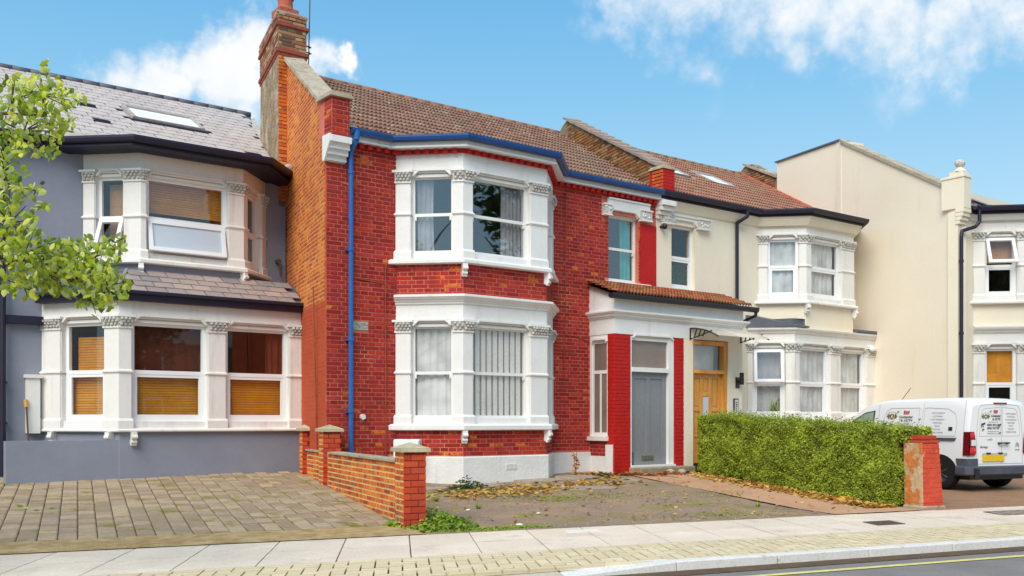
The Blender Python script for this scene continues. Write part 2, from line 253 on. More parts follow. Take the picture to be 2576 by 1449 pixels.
# ------------------------------------------------------------------ building helpers
class MB:
    def __init__(s): s.v = []; s.f = []
    def add(s, vs, fs):
        n = len(s.v); s.v += [tuple(v) for v in vs]; s.f += [tuple(i + n for i in f) for f in fs]
    def box(s, x0, x1, y0, y1, z0, z1):
        s.add([(x0, y0, z0), (x1, y0, z0), (x1, y1, z0), (x0, y1, z0), (x0, y0, z1), (x1, y0, z1), (x1, y1, z1), (x0, y1, z1)], BOXF)
    def seg(s, P, d, a0, a1, o0, o1, z0, z1):      # box along plan direction d, o = outwards (right of d)
        n = (d[1], -d[0])
        q = [(a0, o0), (a1, o0), (a1, o1), (a0, o1)]
        q = [(P[0] + d[0] * a + n[0] * o, P[1] + d[1] * a + n[1] * o) for a, o in q]
        s.add([(*p, z0) for p in q] + [(*p, z1) for p in q], BOXF)
    def prism(s, pts, z0, z1):
        n = len(pts); zf0 = z0 if callable(z0) else (lambda x, y: z0); zf1 = z1 if callable(z1) else (lambda x, y: z1)
        s.add([(x, y, zf0(x, y)) for x, y in pts] + [(x, y, zf1(x, y)) for x, y in pts], [tuple(range(n))[::-1], tuple(range(n, 2 * n))] + [(i, (i + 1) % n, n + (i + 1) % n, n + i) for i in range(n)])
    def slab(s, P, d, pts, o0, o1):                # vertical polygon (along, z) given thickness outwards
        n = (d[1], -d[0]); k = len(pts)
        s.add([(P[0] + d[0] * a + n[0] * o, P[1] + d[1] * a + n[1] * o, z) for o in (o0, o1) for a, z in pts], [tuple(range(k)), tuple(range(k, 2 * k))[::-1]] + [(i, i + k, (i + 1) % k + k, (i + 1) % k) for i in range(k)])
    def sweep(s, path, prof, caps=True):           # profile [(outwards, z)] along a plan path
        k = len(prof); base = len(s.v); m = len(path); ns = []
        dirs = [norm((path[i + 1][0] - path[i][0], path[i + 1][1] - path[i][1])) for i in range(m - 1)]
        for i in range(m):
            a = dirs[max(0, i - 1)]; b = dirs[min(m - 2, i)]
            na = (a[1], -a[0]); nb = (b[1], -b[0]); q = 1 + na[0] * nb[0] + na[1] * nb[1]
            ns.append(((na[0] + nb[0]) / q, (na[1] + nb[1]) / q))
        vs = [(path[i][0] + ns[i][0] * o, path[i][1] + ns[i][1] * o, z) for i in range(m) for o, z in prof]
        fs = [(i * k + j, i * k + (j + 1) % k, (i + 1) * k + (j + 1) % k, (i + 1) * k + j) for i in range(m - 1) for j in range(k)]
        if caps: fs += [tuple(range(k)), tuple((m - 1) * k + j for j in range(k))[::-1]]
        s.add(vs, fs)
    def tube(s, p, q, r, n=10, r2=None):
        p = Vector(p); q = Vector(q); a = (q - p).normalized(); u = a.orthogonal().normalized(); v = a.cross(u); r2 = r if r2 is None else r2
        vs = [p + (u * math.cos(t) + v * math.sin(t)) * r for t in [6.2832 * i / n for i in range(n)]] + [q + (u * math.cos(t) + v * math.sin(t)) * r2 for t in [6.2832 * i / n for i in range(n)]]
        s.add(vs, [(i, (i + 1) % n, n + (i + 1) % n, n + i) for i in range(n)] + [tuple(range(n))[::-1], tuple(range(n, 2 * n))])
    def pipe(s, pts, r, n=10):
        for a, b in zip(pts, pts[1:]): s.tube(a, b, r, n)
        for p in pts[1:-1]: s.ball(p, r * 1.02, 8)
    def lathe(s, c, prof, n=20):                   # [(r, z)] about the vertical through c
        k = len(prof); vs = [(c[0] + r * math.cos(6.2832 * i / n), c[1] + r * math.sin(6.2832 * i / n), c[2] + z) for i in range(n) for r, z in prof]
        s.add(vs, [(i * k + j, ((i + 1) % n) * k + j, ((i + 1) % n) * k + j + 1, i * k + j + 1) for i in range(n) for j in range(k - 1)])
    def ball(s, c, r, n=12, sz=1.):
        s.lathe(c, [(r * math.sin(math.pi * j / (n // 2)), -r * sz * math.cos(math.pi * j / (n // 2))) for j in range(n // 2 + 1)], n)
    def place(s, vs, fs, m): s.add([tuple(m @ Vector(v)) for v in vs], fs)
    def mesh(s, name):
        me = bpy.data.meshes.new(name); me.from_pydata(s.v, [], s.f); me.validate(); me.update(); return me
    def build(s, name, mat, parent=None, smooth=False, fix=True, bevel=0):
        me = s.mesh(name); o = bpy.data.objects.new(name, me); COL.objects.link(o)
        if fix:
            b = bmesh.new(); b.from_mesh(me); bmesh.ops.recalc_face_normals(b, faces=b.faces); b.to_mesh(me); b.free()
        me.materials.append(M[mat] if isinstance(mat, str) else mat)
        if smooth:
            for p in me.polygons: p.use_smooth = True
        if bevel:
            bv = o.modifiers.new('bevel', 'BEVEL'); bv.width = bevel; bv.segments = 2; bv.limit_method = 'ANGLE'
        if parent: o.parent = parent
        return o
BOXF = [(0, 3, 2, 1), (4, 5, 6, 7), (0, 1, 5, 4), (1, 2, 6, 5), (2, 3, 7, 6), (3, 0, 4, 7)]
def norm(v):
    l = math.hypot(*v); return (v[0] / l, v[1] / l)
def tag(o, label=None, cat=None, group=None, kind=None):
    if label: o['label'] = label
    if cat: o['category'] = cat
    if group: o['group'] = group
    if kind: o['kind'] = kind
    return o
def empty(name, loc, rz=0, label=None, cat=None, group=None):
    o = bpy.data.objects.new(name, None); COL.objects.link(o); o.location = loc; o.rotation_euler = (0, 0, rz); o.empty_display_size = .2
    return tag(o, label, cat, group)
def struct(name, mb, mat, **k): return tag(mb.build(name, mat, **k), kind='structure')
def off(path, o):
    m = MB(); m.sweep(path, [(o, 0), (o, 1)], False); return [(m.v[i * 2][0], m.v[i * 2][1]) for i in range(len(path))]

# house frame: local x runs along the facade, local y goes away from the street, z is height above the road
A = 13.7; RA = rad(A)
OX, OY = 3.934, 17.051                       # front corner of the red house's flank wall
FD = (math.sin(RA), math.cos(RA))            # flank direction (square to the street) in house coordinates, going back
CAMP = Vector((0, 0, 1.5))
def house(name, u0, yoff, label):
    o = empty(name, (OX + math.cos(RA) * u0, OY + math.sin(RA) * u0 + yoff, 0), RA, label, 'house')
    o['u0'] = 0; return o
def to_world(root, p):
    return Matrix.Translation(root.location) @ Matrix.Rotation(root.rotation_euler[2], 4, 'Z') @ Vector(p)

_unit = {}
def unit_brick(mat):
    if mat not in _unit:
        m = MB(); b = .06
        m.add([(-.5, 0, -.5), (.5, 0, -.5), (.5, 0, .5), (-.5, 0, .5), (-.5 + .02, -1, -.5 + b), (.5 - .02, -1, -.5 + b), (.5 - .02, -1, .5 - b), (-.5 + .02, -1, .5 - b)],
              [(4, 5, 6, 7), (0, 1, 5, 4), (1, 2, 6, 5), (2, 3, 7, 6), (3, 0, 4, 7), (3, 2, 1, 0)])
        me = m.mesh('brick'); me.materials.append(M[mat]); _unit[mat] = me
    return _unit[mat]
def brick_items(P, d, a0, a1, z0, z1, holes=(), keep=None, course=.075, pitch=.30, bond='english', o=.008, jo=.0155):
    items = []; nz = int(round((z1 - z0) / course)); n = (d[1], -d[0])
    for k in range(nz):
        za = z0 + k * course; zb = min(za + course, z1)
        if zb - za < .03: continue
        if bond == 'english': L_ = pitch if k % 2 == 0 else pitch / 2; st = a0 - (pitch / 4 if k % 2 else 0)
        elif bond == 'flemish': L_ = None; st = a0 - (pitch * .75 if k % 2 else 0)
        else: L_ = pitch; st = a0 - (pitch / 2 if k % 2 else 0)
        a = st; q = 0
        while a < a1 - .02:
            l = L_ if L_ else (pitch if q % 2 == 0 else pitch / 2)
            if L_ and bond == 'english' and R() < .10: l = pitch * (.5 if k % 2 == 0 else 1)
            b0 = max(a, a0); b1 = min(a + l, a1); a += l; q += 1
            if b1 - b0 < .04: continue
            segs = [(b0, b1)]
            for h in holes:                            # (a0,a1,z0,z1)
                if zb > h[2] + .02 and za < h[3] - .02:
                    ns = []
                    for s0, s1 in segs:
                        if s1 <= h[0] or s0 >= h[1]: ns.append((s0, s1)); continue
                        if s0 < h[0]: ns.append((s0, h[0]))
                        if s1 > h[1]: ns.append((h[1], s1))
                    segs = ns
            for s0, s1 in segs:
                if s1 - s0 < .035: continue
                if keep and not keep((s0 + s1) / 2, (za + zb) / 2): continue
                c = (s0 + s1) / 2
                items.append((Vector((P[0] + d[0] * c, P[1] + d[1] * c, (za + zb) / 2)), math.atan2(d[1], d[0]), s1 - s0 - jo, zb - za - jo, o * (.75 + .5 * R())))
    return items
def lay(items, mat, parent, root=None, limit=300, name='brick', used=[0]):
    root = root or parent
    items = sorted(items, key=lambda t: (to_world(root, t[0]) - CAMP).length / (t[2] + .05))
    me = unit_brick(mat)
    for c, a, l, h, o in items[:limit]:
        ob = bpy.data.objects.new(name, me); COL.objects.link(ob); ob.parent = parent
        ob.location = c; ob.rotation_euler = (0, 0, a); ob.scale = (l, o, h)
    rest = items[limit:]
    if rest:
        mb = MB(); src = [tuple(v.co) for v in me.vertices]; fs = [tuple(p.vertices) for p in me.polygons][:5]
        for c, a, l, h, o in rest:
            mb.place(src, fs, Matrix.Translation(c) @ Matrix.Rotation(a, 4, 'Z') @ Matrix.Diagonal((l, o, h, 1)))
        tag(mb.build(name + 'work', mat, parent, fix=False), kind='stuff')
def tmpl_obj(name, tv, tf, mat):
    m = MB(); m.add(tv, tf); me = m.mesh(name); me.materials.append(M[mat]); return me
def scatter(items, tv, tf, mat, parent, name, limit=300, root=None, rest_name=None, smooth=False):
    """items: matrices in the parent's frame; nearest ones become objects, the rest one joined part"""
    root = root or parent
    items = sorted(items, key=lambda m: (to_world(root, m.translation) - CAMP).length) if root else sorted(items, key=lambda m: (m.translation - CAMP).length)
    me = tmpl_obj(name, tv, tf, mat)
    if smooth:
        for p in me.polygons: p.use_smooth = True
    for m in items[:limit]:
        ob = bpy.data.objects.new(name, me); COL.objects.link(ob)
        if parent: ob.parent = parent
        ob.matrix_local = m
    if items[limit:]:
        mb = MB()
        for m in items[limit:]: mb.place(tv, tf, m)
        o = mb.build(rest_name or name + 's', mat, parent, smooth=smooth, fix=False); o['kind'] = 'stuff'
# tile: two rolls wide, lower edge thick
def tile_tmpl(wd=.18, ln=.40, h=.042, waves=2, seg=4):
    n = waves * seg; top = []; vs = []; fs = []
    for j, y in enumerate((0, ln)):
        for i in range(n + 1):
            x = wd * (i / n - .5); z = h * (.5 - .5 * math.cos(6.2832 * i / seg)) + (.046 if j == 0 else .002); vs.append((x, y, z))
    for i in range(n + 1): vs.append((wd * (i / n - .5), 0, vs[i][2] - .044))
    for i in range(n): fs += [(i, i + 1, n + 2 + i, n + 1 + i), (2 * n + 2 + i, 2 * n + 3 + i, i + 1, i)]
    return vs, fs
def slate_tmpl(wd=.30, ln=.42, t=.012):
    x = wd / 2 - .006
    return [(-x, 0, t + .004), (x, 0, t + .004), (x, ln, .002), (-x, ln, .002), (-x, 0, 0), (x, 0, 0)], [(0, 1, 2, 3), (4, 5, 1, 0), (4, 0, 3), (1, 5, 2)]
def roof_mats(x_lo, x_hi, y0, z0, y1, z1, expo, wd, stagger=0, skip=None, jit=.004):
    """matrices for tiles on the plane rising from (y0,z0) to (y1,z1); x_lo/x_hi functions of y"""
    ln = math.hypot(y1 - y0, z1 - z0); pa = math.atan2(z1 - z0, y1 - y0); rows = int(ln / expo + .5); items = []
    for r in range(rows):
        s = r * expo; y = y0 + math.cos(pa) * s; z = z0 + math.sin(pa) * s
        a, b = x_lo(y), x_hi(y); x = math.floor(a / wd) * wd + (wd / 2 if (stagger and r % 2) else 0)
        while x < b:
            if a + wd * .35 < x < b - wd * .35 and not (skip and skip(x, y)):
                items.append(Matrix.Translation((x, y, z + R() * jit)) @ Matrix.Rotation(pa + (R() - .5) * .012, 4, 'X') @ Matrix.Rotation((R() - .5) * .012, 4, 'Z'))
            x += wd
    return items

# ---- windows
def bars(mb, P, d, a0, a1, z0, z1, wd, o0, o1, bot=None):
    bot = bot or wd
    mb.seg(P, d, a0, a0 + wd, o0, o1, z0, z1); mb.seg(P, d, a1 - wd, a1, o0, o1, z0, z1)
    mb.seg(P, d, a0 + wd, a1 - wd, o0, o1 - .002, z1 - wd, z1); mb.seg(P, d, a0 + wd, a1 - wd, o0, o1 - .002, z0, z0 + bot)
def pane(parent, P, d, a0, a1, z0, z1, o, mat='glass', name='pane'):
    m = MB(); m.seg(P, d, a0, a1, o - .004, o, z0, z1); return m.build(name, mat, parent)
def drape(parent, P, d, a0, a1, z0, z1, o, mat, amp=.02, wl=.11, name='curtain', gather=0.):
    m = MB(); n = max(8, int((a1 - a0) / wl * 8)); k = (d[1], -d[0]); vs = []
    ph = R() * 6
    for i in range(n + 1):
        t = i / n; a = a0 + (a1 - a0) * t
        for j, z in enumerate((z0, z0 + (z1 - z0) * .5, z1)):
            g = 1 - gather * (1 - abs(j - 1)) if gather else 1
            aa = a0 + (a - a0) * g + .01 * math.sin(a * 23 + j); oo = o + amp * math.sin(a / wl * 6.283 + ph + .25 * j) + amp * .4 * math.sin(a / wl * 14 + j * .6)
            vs.append((P[0] + d[0] * aa + k[0] * oo, P[1] + d[1] * aa + k[1] * oo, z))
    m.add(vs, [(i * 3 + j, (i + 1) * 3 + j, (i + 1) * 3 + j + 1, i * 3 + j + 1) for i in range(n) for j in range(2)])
    return m.build(name, mat, parent, smooth=True, fix=False)
def slats(parent, P, d, a0, a1, z0, z1, o, mat='blind', st=.045):
    m = MB(); z = z0
    while z < z1:
        m.seg(P, d, a0, a1, o - .006, o + .006, z, z + st * .86); z += st
    return m.build('blind', mat, parent)
def window(parent, P, d, a0, a1, z0, z1, zm, style='sash', depth=.12, mat=None, glass='glass', open_top=None, open_bot=None):
    """two lights above each other; returns the frame"""
    o = -depth; f = MB(); mat = mat or ('upvc' if style == 'upvc' else 'sash')
    fw = .07 if style == 'upvc' else .05
    bars(f, P, d, a0, a1, z0, z1, fw, o - .05, o + .02)
    if style == 'upvc':
        f.seg(P, d, a0 + fw, a1 - fw, o - .05, o + .018, zm - .035, zm + .035)
        for q0, q1, op in ((z0 + fw, zm - .035, open_bot), (zm + .035, z1 - fw, open_top)):
            if op is None and q0 < zm: bars(f, P, d, a0 + fw, a1 - fw, q0, q1, .05, o - .03, o + .012)
    else:
        f.seg(P, d, a0 + fw, a1 - fw, o - .03, o + .015, zm - .028, zm + .028)
        for a in (a0 + fw, a1 - fw - .03): f.seg(P, d, a, a + .03, o - .02, o + .03, zm - .10, zm - .02)
    fr = f.build('window_frame', mat, parent)
    for q0, q1, op in ((z0 + fw, zm - .03, open_bot), (zm + .03, z1 - fw, open_top)):
        if op is None: pane(parent, P, d, a0 + fw, a1 - fw, q0, q1, o - .015, glass)
        else:                                        # a casement hung from the top, tilted outwards
            c = MB(); n = Vector((d[1], -d[0], 0)); dv = Vector((d[0], d[1], 0)); top = Vector((P[0], P[1], 0)) + n * (o + .02) + Vector((0, 0, q1))
            dn = (Vector((0, 0, -1)) * math.cos(op) + n * math.sin(op)); nn = dn.cross(dv); nn = nn if nn.dot(n) > 0 else -nn
            def cbox(m, s0, s1, t0, t1, w0, w1):
                m.add([tuple(top + dv * s + dn * t + nn * q) for q in (w0, w1) for s, t in ((s0, t0), (s1, t0), (s1, t1), (s0, t1))], BOXF)
            H_ = q1 - q0 + .04; A0 = a0 + fw - .03; A1 = a1 - fw + .03
            cbox(c, A0, A0 + .07, 0, H_, -.02, .04); cbox(c, A1 - .07, A1, 0, H_, -.02, .04); cbox(c, A0 + .07, A1 - .07, 0, .07, -.02, .038); cbox(c, A0 + .07, A1 - .07, H_ - .07, H_, -.02, .038)
            cs = c.build('casement', mat, parent)
            g = MB(); cbox(g, A0 + .07, A1 - .07, .07, H_ - .07, 0, .01); g.build('pane', open_glass[0], parent)
    return fr
open_glass = ['frost']
# ---- columns, lintels, bays
def column(parent, path, z0, z1, mid, mat='white', half=False, ext=0):
    """pilaster bent round a corner of the bay"""
    m = MB(); H = z1 - z0
    def ring(oo, za, zb, grow=0):
        p = grow_path(path, grow); m.sweep(p, [(-.20, za), (oo, za), (oo, zb), (-.20, zb)])
    def tap(o0, o1, za, zb, grow=0):
        p = grow_path(path, grow); m.sweep(p, [(-.20, za), (o0, za), (o1, zb), (-.20, zb)])
    cap = z1 - .20
    ring(.045, z0, z0 + .13, .03); tap(.045, .020, z0 + .13, z0 + .17, .028); ring(.016, z0 + .17, mid - .035)
    tap(.02, .045, mid - .035, mid - .01, .015); ring(.045, mid - .01, mid + .012, .028); tap(.04, .014, mid + .012, mid + .035, .012)
    ring(.012, mid + .035, cap - .03); ring(.035, cap - .03, cap, .02); ring(.075, z1 - .04, z1, .055)
    c = m.build('column', mat, parent)
    k = MB(); p = grow_path(path, .012); segs = 1
    k.sweep(p, [(-.18, cap), (.025, cap), (.06, z1 - .04), (-.18, z1 - .04)])
    # leaves of the capital
    dirs = [norm((path[i + 1][0] - path[i][0], path[i + 1][1] - path[i][1])) for i in range(len(path) - 1)]
    for i, d in enumerate(dirs):
        ln = math.hypot(path[i + 1][0] - path[i][0], path[i + 1][1] - path[i][1]); n = (d[1], -d[0]); q = max(2, int(ln / .065))
        for j in range(q):
            s = ln * (j + .5) / q
            for row, (zz, oo) in enumerate(((cap + .035, .045), (cap + .085, .062), (cap + .13, .078))):
                ss = s + (ln / q * .5 if row == 1 else 0)
                if ss > ln: continue
                x = path[i][0] + d[0] * ss + n[0] * oo; y = path[i][1] + d[1] * ss + n[1] * oo
                k.ball((x, y, zz), .025 + .008 * R(), 6, .9)
    k.build('capital', 'carved', c)
    return c
def grow_path(path, g):
    if not g: return path
    p = list(path); d0 = norm((p[1][0] - p[0][0], p[1][1] - p[0][1])); d1 = norm((p[-1][0] - p[-2][0], p[-1][1] - p[-2][1]))
    p[0] = (p[0][0] - d0[0] * g, p[0][1] - d0[1] * g); p[-1] = (p[-1][0] + d1[0] * g, p[-1][1] + d1[1] * g); return p
def lintel(m, P, d, a0, a1, z0, z1, o0=-.2, o1=0., ch=.12, rise=.10):
    """lintel over an opening: raised soffit with chamfered corners"""
    z = z0 + rise
    m.slab(P, d, [(a0, z1), (a1, z1), (a1, z0), (a1 - .03, z0), (a1 - ch, z), (a0 + ch, z), (a0 + .03, z0), (a0, z0)], o0, o1)
def hood(m, P, d, a0, a1, z0, rise=.10, ch=.12):
    """thin stepped moulding inside the raised soffit"""
    z = z0 + rise
    for k_, (dz, oo) in enumerate(((0, .028), (-.035, -.03))):
        m.slab(P, d, [(a0 + ch - .01, z + .022 + dz), (a1 - ch + .01, z + .022 + dz), (a1 - ch + .01, z - .012 + dz), (a0 + ch - .01, z - .012 + dz)], -.2, oo)
    m.slab(P, d, [(a0, z0 + .028), (a1, z0 + .028), (a1, z0 - .02), (a0, z0 - .02)], -.2, -.045)
    for s, a in ((1, a0), (-1, a1)):
        m.slab(P, d, [(a + s * .03, z0 + .014), (a + s * ch, z + .022), (a + s * (ch + .012), z - .012), (a + s * .042, z0 - .01)], -.2, .026)
    m.seg(P, d, a0 + .02, a1 - .02, -.2, -.075, z0, z + .01)
def bracket(parent, x, y, d, z, mat):
    m = MB(); n = (d[1], -d[0])
    m.seg((x, y), d, -.045, .045, -.02, .11, z - .07, z); m.seg((x, y), d, -.04, .04, -.02, .08, z - .14, z - .07); m.seg((x, y), d, -.045, .045, -.02, .05, z - .21, z - .14)
    for s, (o, zz, r) in enumerate(((.10, z - .085, .034), (.065, z - .17, .03), (.04, z - .215, .024))):
        c = (x + n[0] * o, y + n[1] * o); m.tube((c[0] - d[0] * .047, c[1] - d[1] * .047, zz), (c[0] + d[0] * .047, c[1] + d[1] * .047, zz), r, 10)
    return m.build('bracket', mat, parent)
def plen(a, b): return math.hypot(b[0] - a[0], b[1] - a[1])
def bay(name, root, pts, zs, wins, col_t, mat='white', label=None, brackets=(), skip_last=False, sill_ext=.11, top_extra=None, last_end=None):
    """pts: plan polyline (local x,y); zs: sill_bottom, sill_top, win_bottom, meeting, win_top, body_top; wins: per segment a list of windows (a0,a1,style,dict)"""
    sb, stp, wb, zm, wt, bt = zs
    z_cap = wt + .10                                     # capitals end here
    body = MB()
    for i in range(len(pts) - 1):
        P = pts[i]; d = norm((pts[i + 1][0] - P[0], pts[i + 1][1] - P[1])); Ls = plen(P, pts[i + 1])
        ww = wins[i]
        # inner reveals and mullion masses
        edges = [0] + [e for w_ in ww for e in (w_[0], w_[1])] + [Ls]
        for j in range(0, len(edges), 2):
            a, b = edges[j], edges[j + 1]
            if j == 0 and i > 0: a += 0
            body.seg(P, d, a + (.0 if i else 0), b, -.16, -.004, stp, z_cap) if b - a > .02 else None
        for w_ in ww:
            body.seg(P, d, w_[0], w_[1], -.16, -.03, stp, wb)
            lintel(body, P, d, w_[0] - .0, w_[1] + .0, wt, z_cap + .012, -.16, -.006, ch=min(.13, (w_[1] - w_[0]) * .2), rise=.095)
            hood(body, P, d, w_[0], w_[1], wt, rise=.095, ch=min(.13, (w_[1] - w_[0]) * .2))
    body.sweep(pts, [(-.16, z_cap), (0, z_cap), (0, bt), (-.16, bt)])
    b = body.build(name, mat, root)
    if label: b['label'] = label
    sl = MB(); sl.sweep(grow_path(pts, sill_ext if not skip_last else 0), [(-.16, sb), (sill_ext * .75, sb), (sill_ext, sb + .015), (sill_ext, stp - .03), (sill_ext - .03, stp), (-.16, stp + .012)])
    s_ = sl.build('sill', mat, b)
    # columns
    for i, P in enumerate(pts):
        path = []
        if i > 0:
            d = norm((P[0] - pts[i - 1][0], P[1] - pts[i - 1][1])); t = plen(pts[i - 1], P) - max([w_[1] for w_ in wins[i - 1]] or [plen(pts[i - 1], P)])
            t = max(t - .015, .06); path.append((P[0] - d[0] * t, P[1] - d[1] * t))
        path.append(P)
        if i < len(pts) - 1:
            d = norm((pts[i + 1][0] - P[0], pts[i + 1][1] - P[1])); t = min([w_[0] for w_ in wins[i]] or [.3]); t = max(t - .015, .06); path.append((P[0] + d[0] * t, P[1] + d[1] * t))
        if i == 0: path[0] = (path[0][0] + (path[1][0] - path[0][0]) * .02, path[0][1] + (path[1][1] - path[0][1]) * .02)
        column(b, path, stp, z_cap, zm, mat)
        
    for i in range(len(pts) - 1):                        # mullions between two windows of one face
        P = pts[i]; d = norm((pts[i + 1][0] - P[0], pts[i + 1][1] - P[1])); ww = wins[i]
        for q in range(len(ww) - 1):
            a, c = ww[q][1] + .015, ww[q + 1][0] - .015
            column(b, [(P[0] + d[0] * a, P[1] + d[1] * a), (P[0] + d[0] * c, P[1] + d[1] * c)], stp, z_cap, zm, mat)
        for w_ in ww:
            kw = dict(w_[3]); inner = kw.pop('inner', None)
            window(b, P, d, w_[0], w_[1], wb, wt, zm, w_[2], **kw)
            if inner: inner(b, P, d, w_[0], w_[1], wb, wt, zm)
    for x, y, d in brackets: bracket(b, x, y, d, sb, mat)
    return b
def walls(mb, P, d, a0, a1, z0, z1, holes, o0=-.25, o1=0.):
    """rectangle with rectangular holes, cut into boxes"""
    xs = sorted({a0, a1} | {min(max(h[k], a0), a1) for h in holes for k in (0, 1)})
    for x0, x1 in zip(xs, xs[1:]):
        if x1 - x0 < 1e-4: continue
        cuts = sorted([(max(h[2], z0), min(h[3], z1)) for h in holes if h[0] < x1 - 1e-4 and h[1] > x0 + 1e-4]); z = z0
        for c0, c1 in cuts:
            if c0 > z: mb.seg(P, d, x0, x1, o0, o1, z, c0)
            z = max(z, c1)
        if z < z1: mb.seg(P, d, x0, x1, o0, o1, z, z1)
def room(parent, x0, x1, y0, y1, z0, z1, mat='interior'):
    m = MB(); m.box(x0, x1, y0, y1, z0, z1); m.f = [f for f in m.f if f != (0, 1, 5, 4)]; return m.build('room', mat, parent, fix=False)
def gutter(parent, path, z, mat, r=.065, board=.16, board_mat=None, name='gutter'):
    m = MB(); m.sweep(path, [(.0, z - .005), (.0, z - .07), (.03, z - .105), (.08, z - .115), (.115, z - .09), (.13, z - .04), (.13, z), (.115, z), (.11, z - .045), (.08, z - .09), (.04, z - .085), (.02, z - .06), (.015, z - .005)])
    g = m.build(name, mat, parent)
    return g
X1 = (1, 0)
# =================================================================== ground
def strip(name, x0, x1, pts, mat, nx=2, dz=0, fn=None):
    """sheet between x0 and x1 following (y, z) stations"""
    m = MB(); n = len(pts)
    for i in range(nx + 1):
        x = x0 + (x1 - x0) * i / nx
        for y, z in pts: m.v.append((x, y, z + dz + (fn(x, y) if fn else 0)))
    m.f = [(i * n + j, (i + 1) * n + j, (i + 1) * n + j + 1, i * n + j + 1) for i in range(nx) for j in range(n - 1)]
    return struct(name, m, mat, fix=False)
strip('ground', -400, 400, [(-400, -.06), (8.3, -.06), (11.5, -.06), (400, -.06)], 'soil')
KY, PY0, PY1 = 8.27, 8.42, 11.52            # kerb face, pavement front and back edges
SK = .307                                    # the flags are laid askew to the kerb
strip('road', -60, 90, [(-4.2, .03), (2, .09), (8.0, .035), (KY + .02, .03)], 'asphalt')
m = MB()
for k in range(1): m.add([(-60, 7.60, .0395), (90, 7.60, .0395), (90, 7.70, .0392), (-60, 7.70, .0392)], [(0, 1, 2, 3)])
m.v = [(x, y, z + .006) for x, y, z in m.v]
struct('road_marking', m, 'yellow_line', fix=False)
m = MB(); m.add([(-60, 7.97, .041), (90, 7.97, .041), (90, KY + .01, .037), (-60, KY + .01, .037)], [(0, 1, 2, 3)]); struct('road_edge', m, 'gutter_dirt', fix=False)
strip('pavement', -60, 90, [(PY0 - .02, .088), (PY1, .092)], 'joint_dark')
pav = bpy.data.objects['pavement']
strip('far_pavement', -60, 90, [(-14, .15), (-4.2, .13)], 'slab')
# kerb stones: flush crossing on the left, upstand to the right with one sloping stone between
m = MB(); x = -30.; kb = []
while x < 60:
    l = 1.22; za, zb = (.055, .055) if x + l < 4.3 else ((.05, .128) if x < 4.3 else (.128, .128))
    m = MB(); q = [(x + .005, KY), (x + l - .005, KY), (x + l - .005, PY0 + (.08 if x < 4.3 else 0)), (x + .005, PY0 + (.08 if x < 4.3 else 0))]
    zz = [za + .018 * (za < .1), zb + .018 * (zb < .1), max(zb, .112), max(za, .112)]
    zt = [za, zb, (zb if zb > .1 else .108), (za if za > .1 else .108)]
    m.add([(a, b, -.05) for a, b in q] + [(a, b, c) for (a, b), c in zip(q, zt)], BOXF)
    if -4 < x < 30:
        o = m.build('kerb_stone', 'kerb' if x > 3.0 else 'kerb_old', pav, bevel=.012)
    else: kb.append(m)
    x += l
m = MB()
for k in kb: m.add(k.v, k.f)
tag(m.build('kerb_stones', 'kerb', pav), kind='stuff')
def sheared(x0, x1, y0, y1, z0, z1, g=.005, yr=9.65):
    a = SK; q = [(x0 + g, y0 + g), (x1 - g, y0 + g), (x1 - g, y1 - g), (x0 + g, y1 - g)]
    q = [(x + (y - yr) * a, y) for x, y in q]; return [(*p, z0) for p in q] + [(*p, z1) for p in q]
slabs = []; pitch = .775; ns = 0
for r, (ya, yb) in enumerate(((9.65, 10.60), (10.60, PY1))):
    i = -34
    while i < 90:
        x0 = 1.55 + i * pitch
        m = MB(); z = .118 + .003 * R(); vs = sheared(x0, x0 + pitch, ya, yb, .07, z, .007); vs = [(x, y, zz + (.002 * (R() - .5) if zz > .1 else 0)) for x, y, zz in vs]; m.add(vs, BOXF)
        if -6 < x0 < 26: m.build('paving_slab', 'slab', pav, fix=False)
        else: slabs.append(m)
        i += 1
m = MB()
for k in slabs: m.add(k.v, k.f)
tag(m.build('paving_slabs', 'slab', pav, fix=False), kind='stuff')
# block paviours: a soldier course along each edge, herringbone between
u = .1366; blocks = []; y_0 = PY0
def blk(x0, x1, y0, y1): blocks.append((x0, x1, y0, y1))
for i in range(-60, 300):
    x = i * 2 * u
    blk(x, x + 2 * u, 9.65 - u, 9.65); blk(x + u, x + 3 * u, PY0, PY0 + u)
nr = 7
for i in range(-120, 600):
    for j in range(nr):
        c = (i - j) % 4; x = i * u; y = PY0 + u + j * u
        if c == 0: blk(x, x + 2 * u, y, y + u)
        elif c == 3:
            blk(x, x + u, y, y + u * (2 if j + 1 < nr else 1))
        elif c == 2 and j == 0: blk(x, x + u, y, y + u)
def blkd(b):
    x = (b[0] + b[1]) / 2; y = b[2]; r = x * .9164 - y * .4003; w_ = x * .4003 + y * .9164
    return 99 if abs(r) > w_ * .54 or w_ < 0 or (1.38 * 2500 / w_) > 400 else w_
blocks.sort(key=blkd); m = MB()
for q, b in enumerate(blocks):
    z = .117 + .004 * R(); t = MB() if q < 300 else m
    t.add(sheared(*b, .08, z, .0085, 9.65), BOXF)
    if q < 300: t.build('block_paver', 'paver', pav, fix=False)
tag(m.build('block_pavers', 'paver', pav, fix=False), kind='stuff')
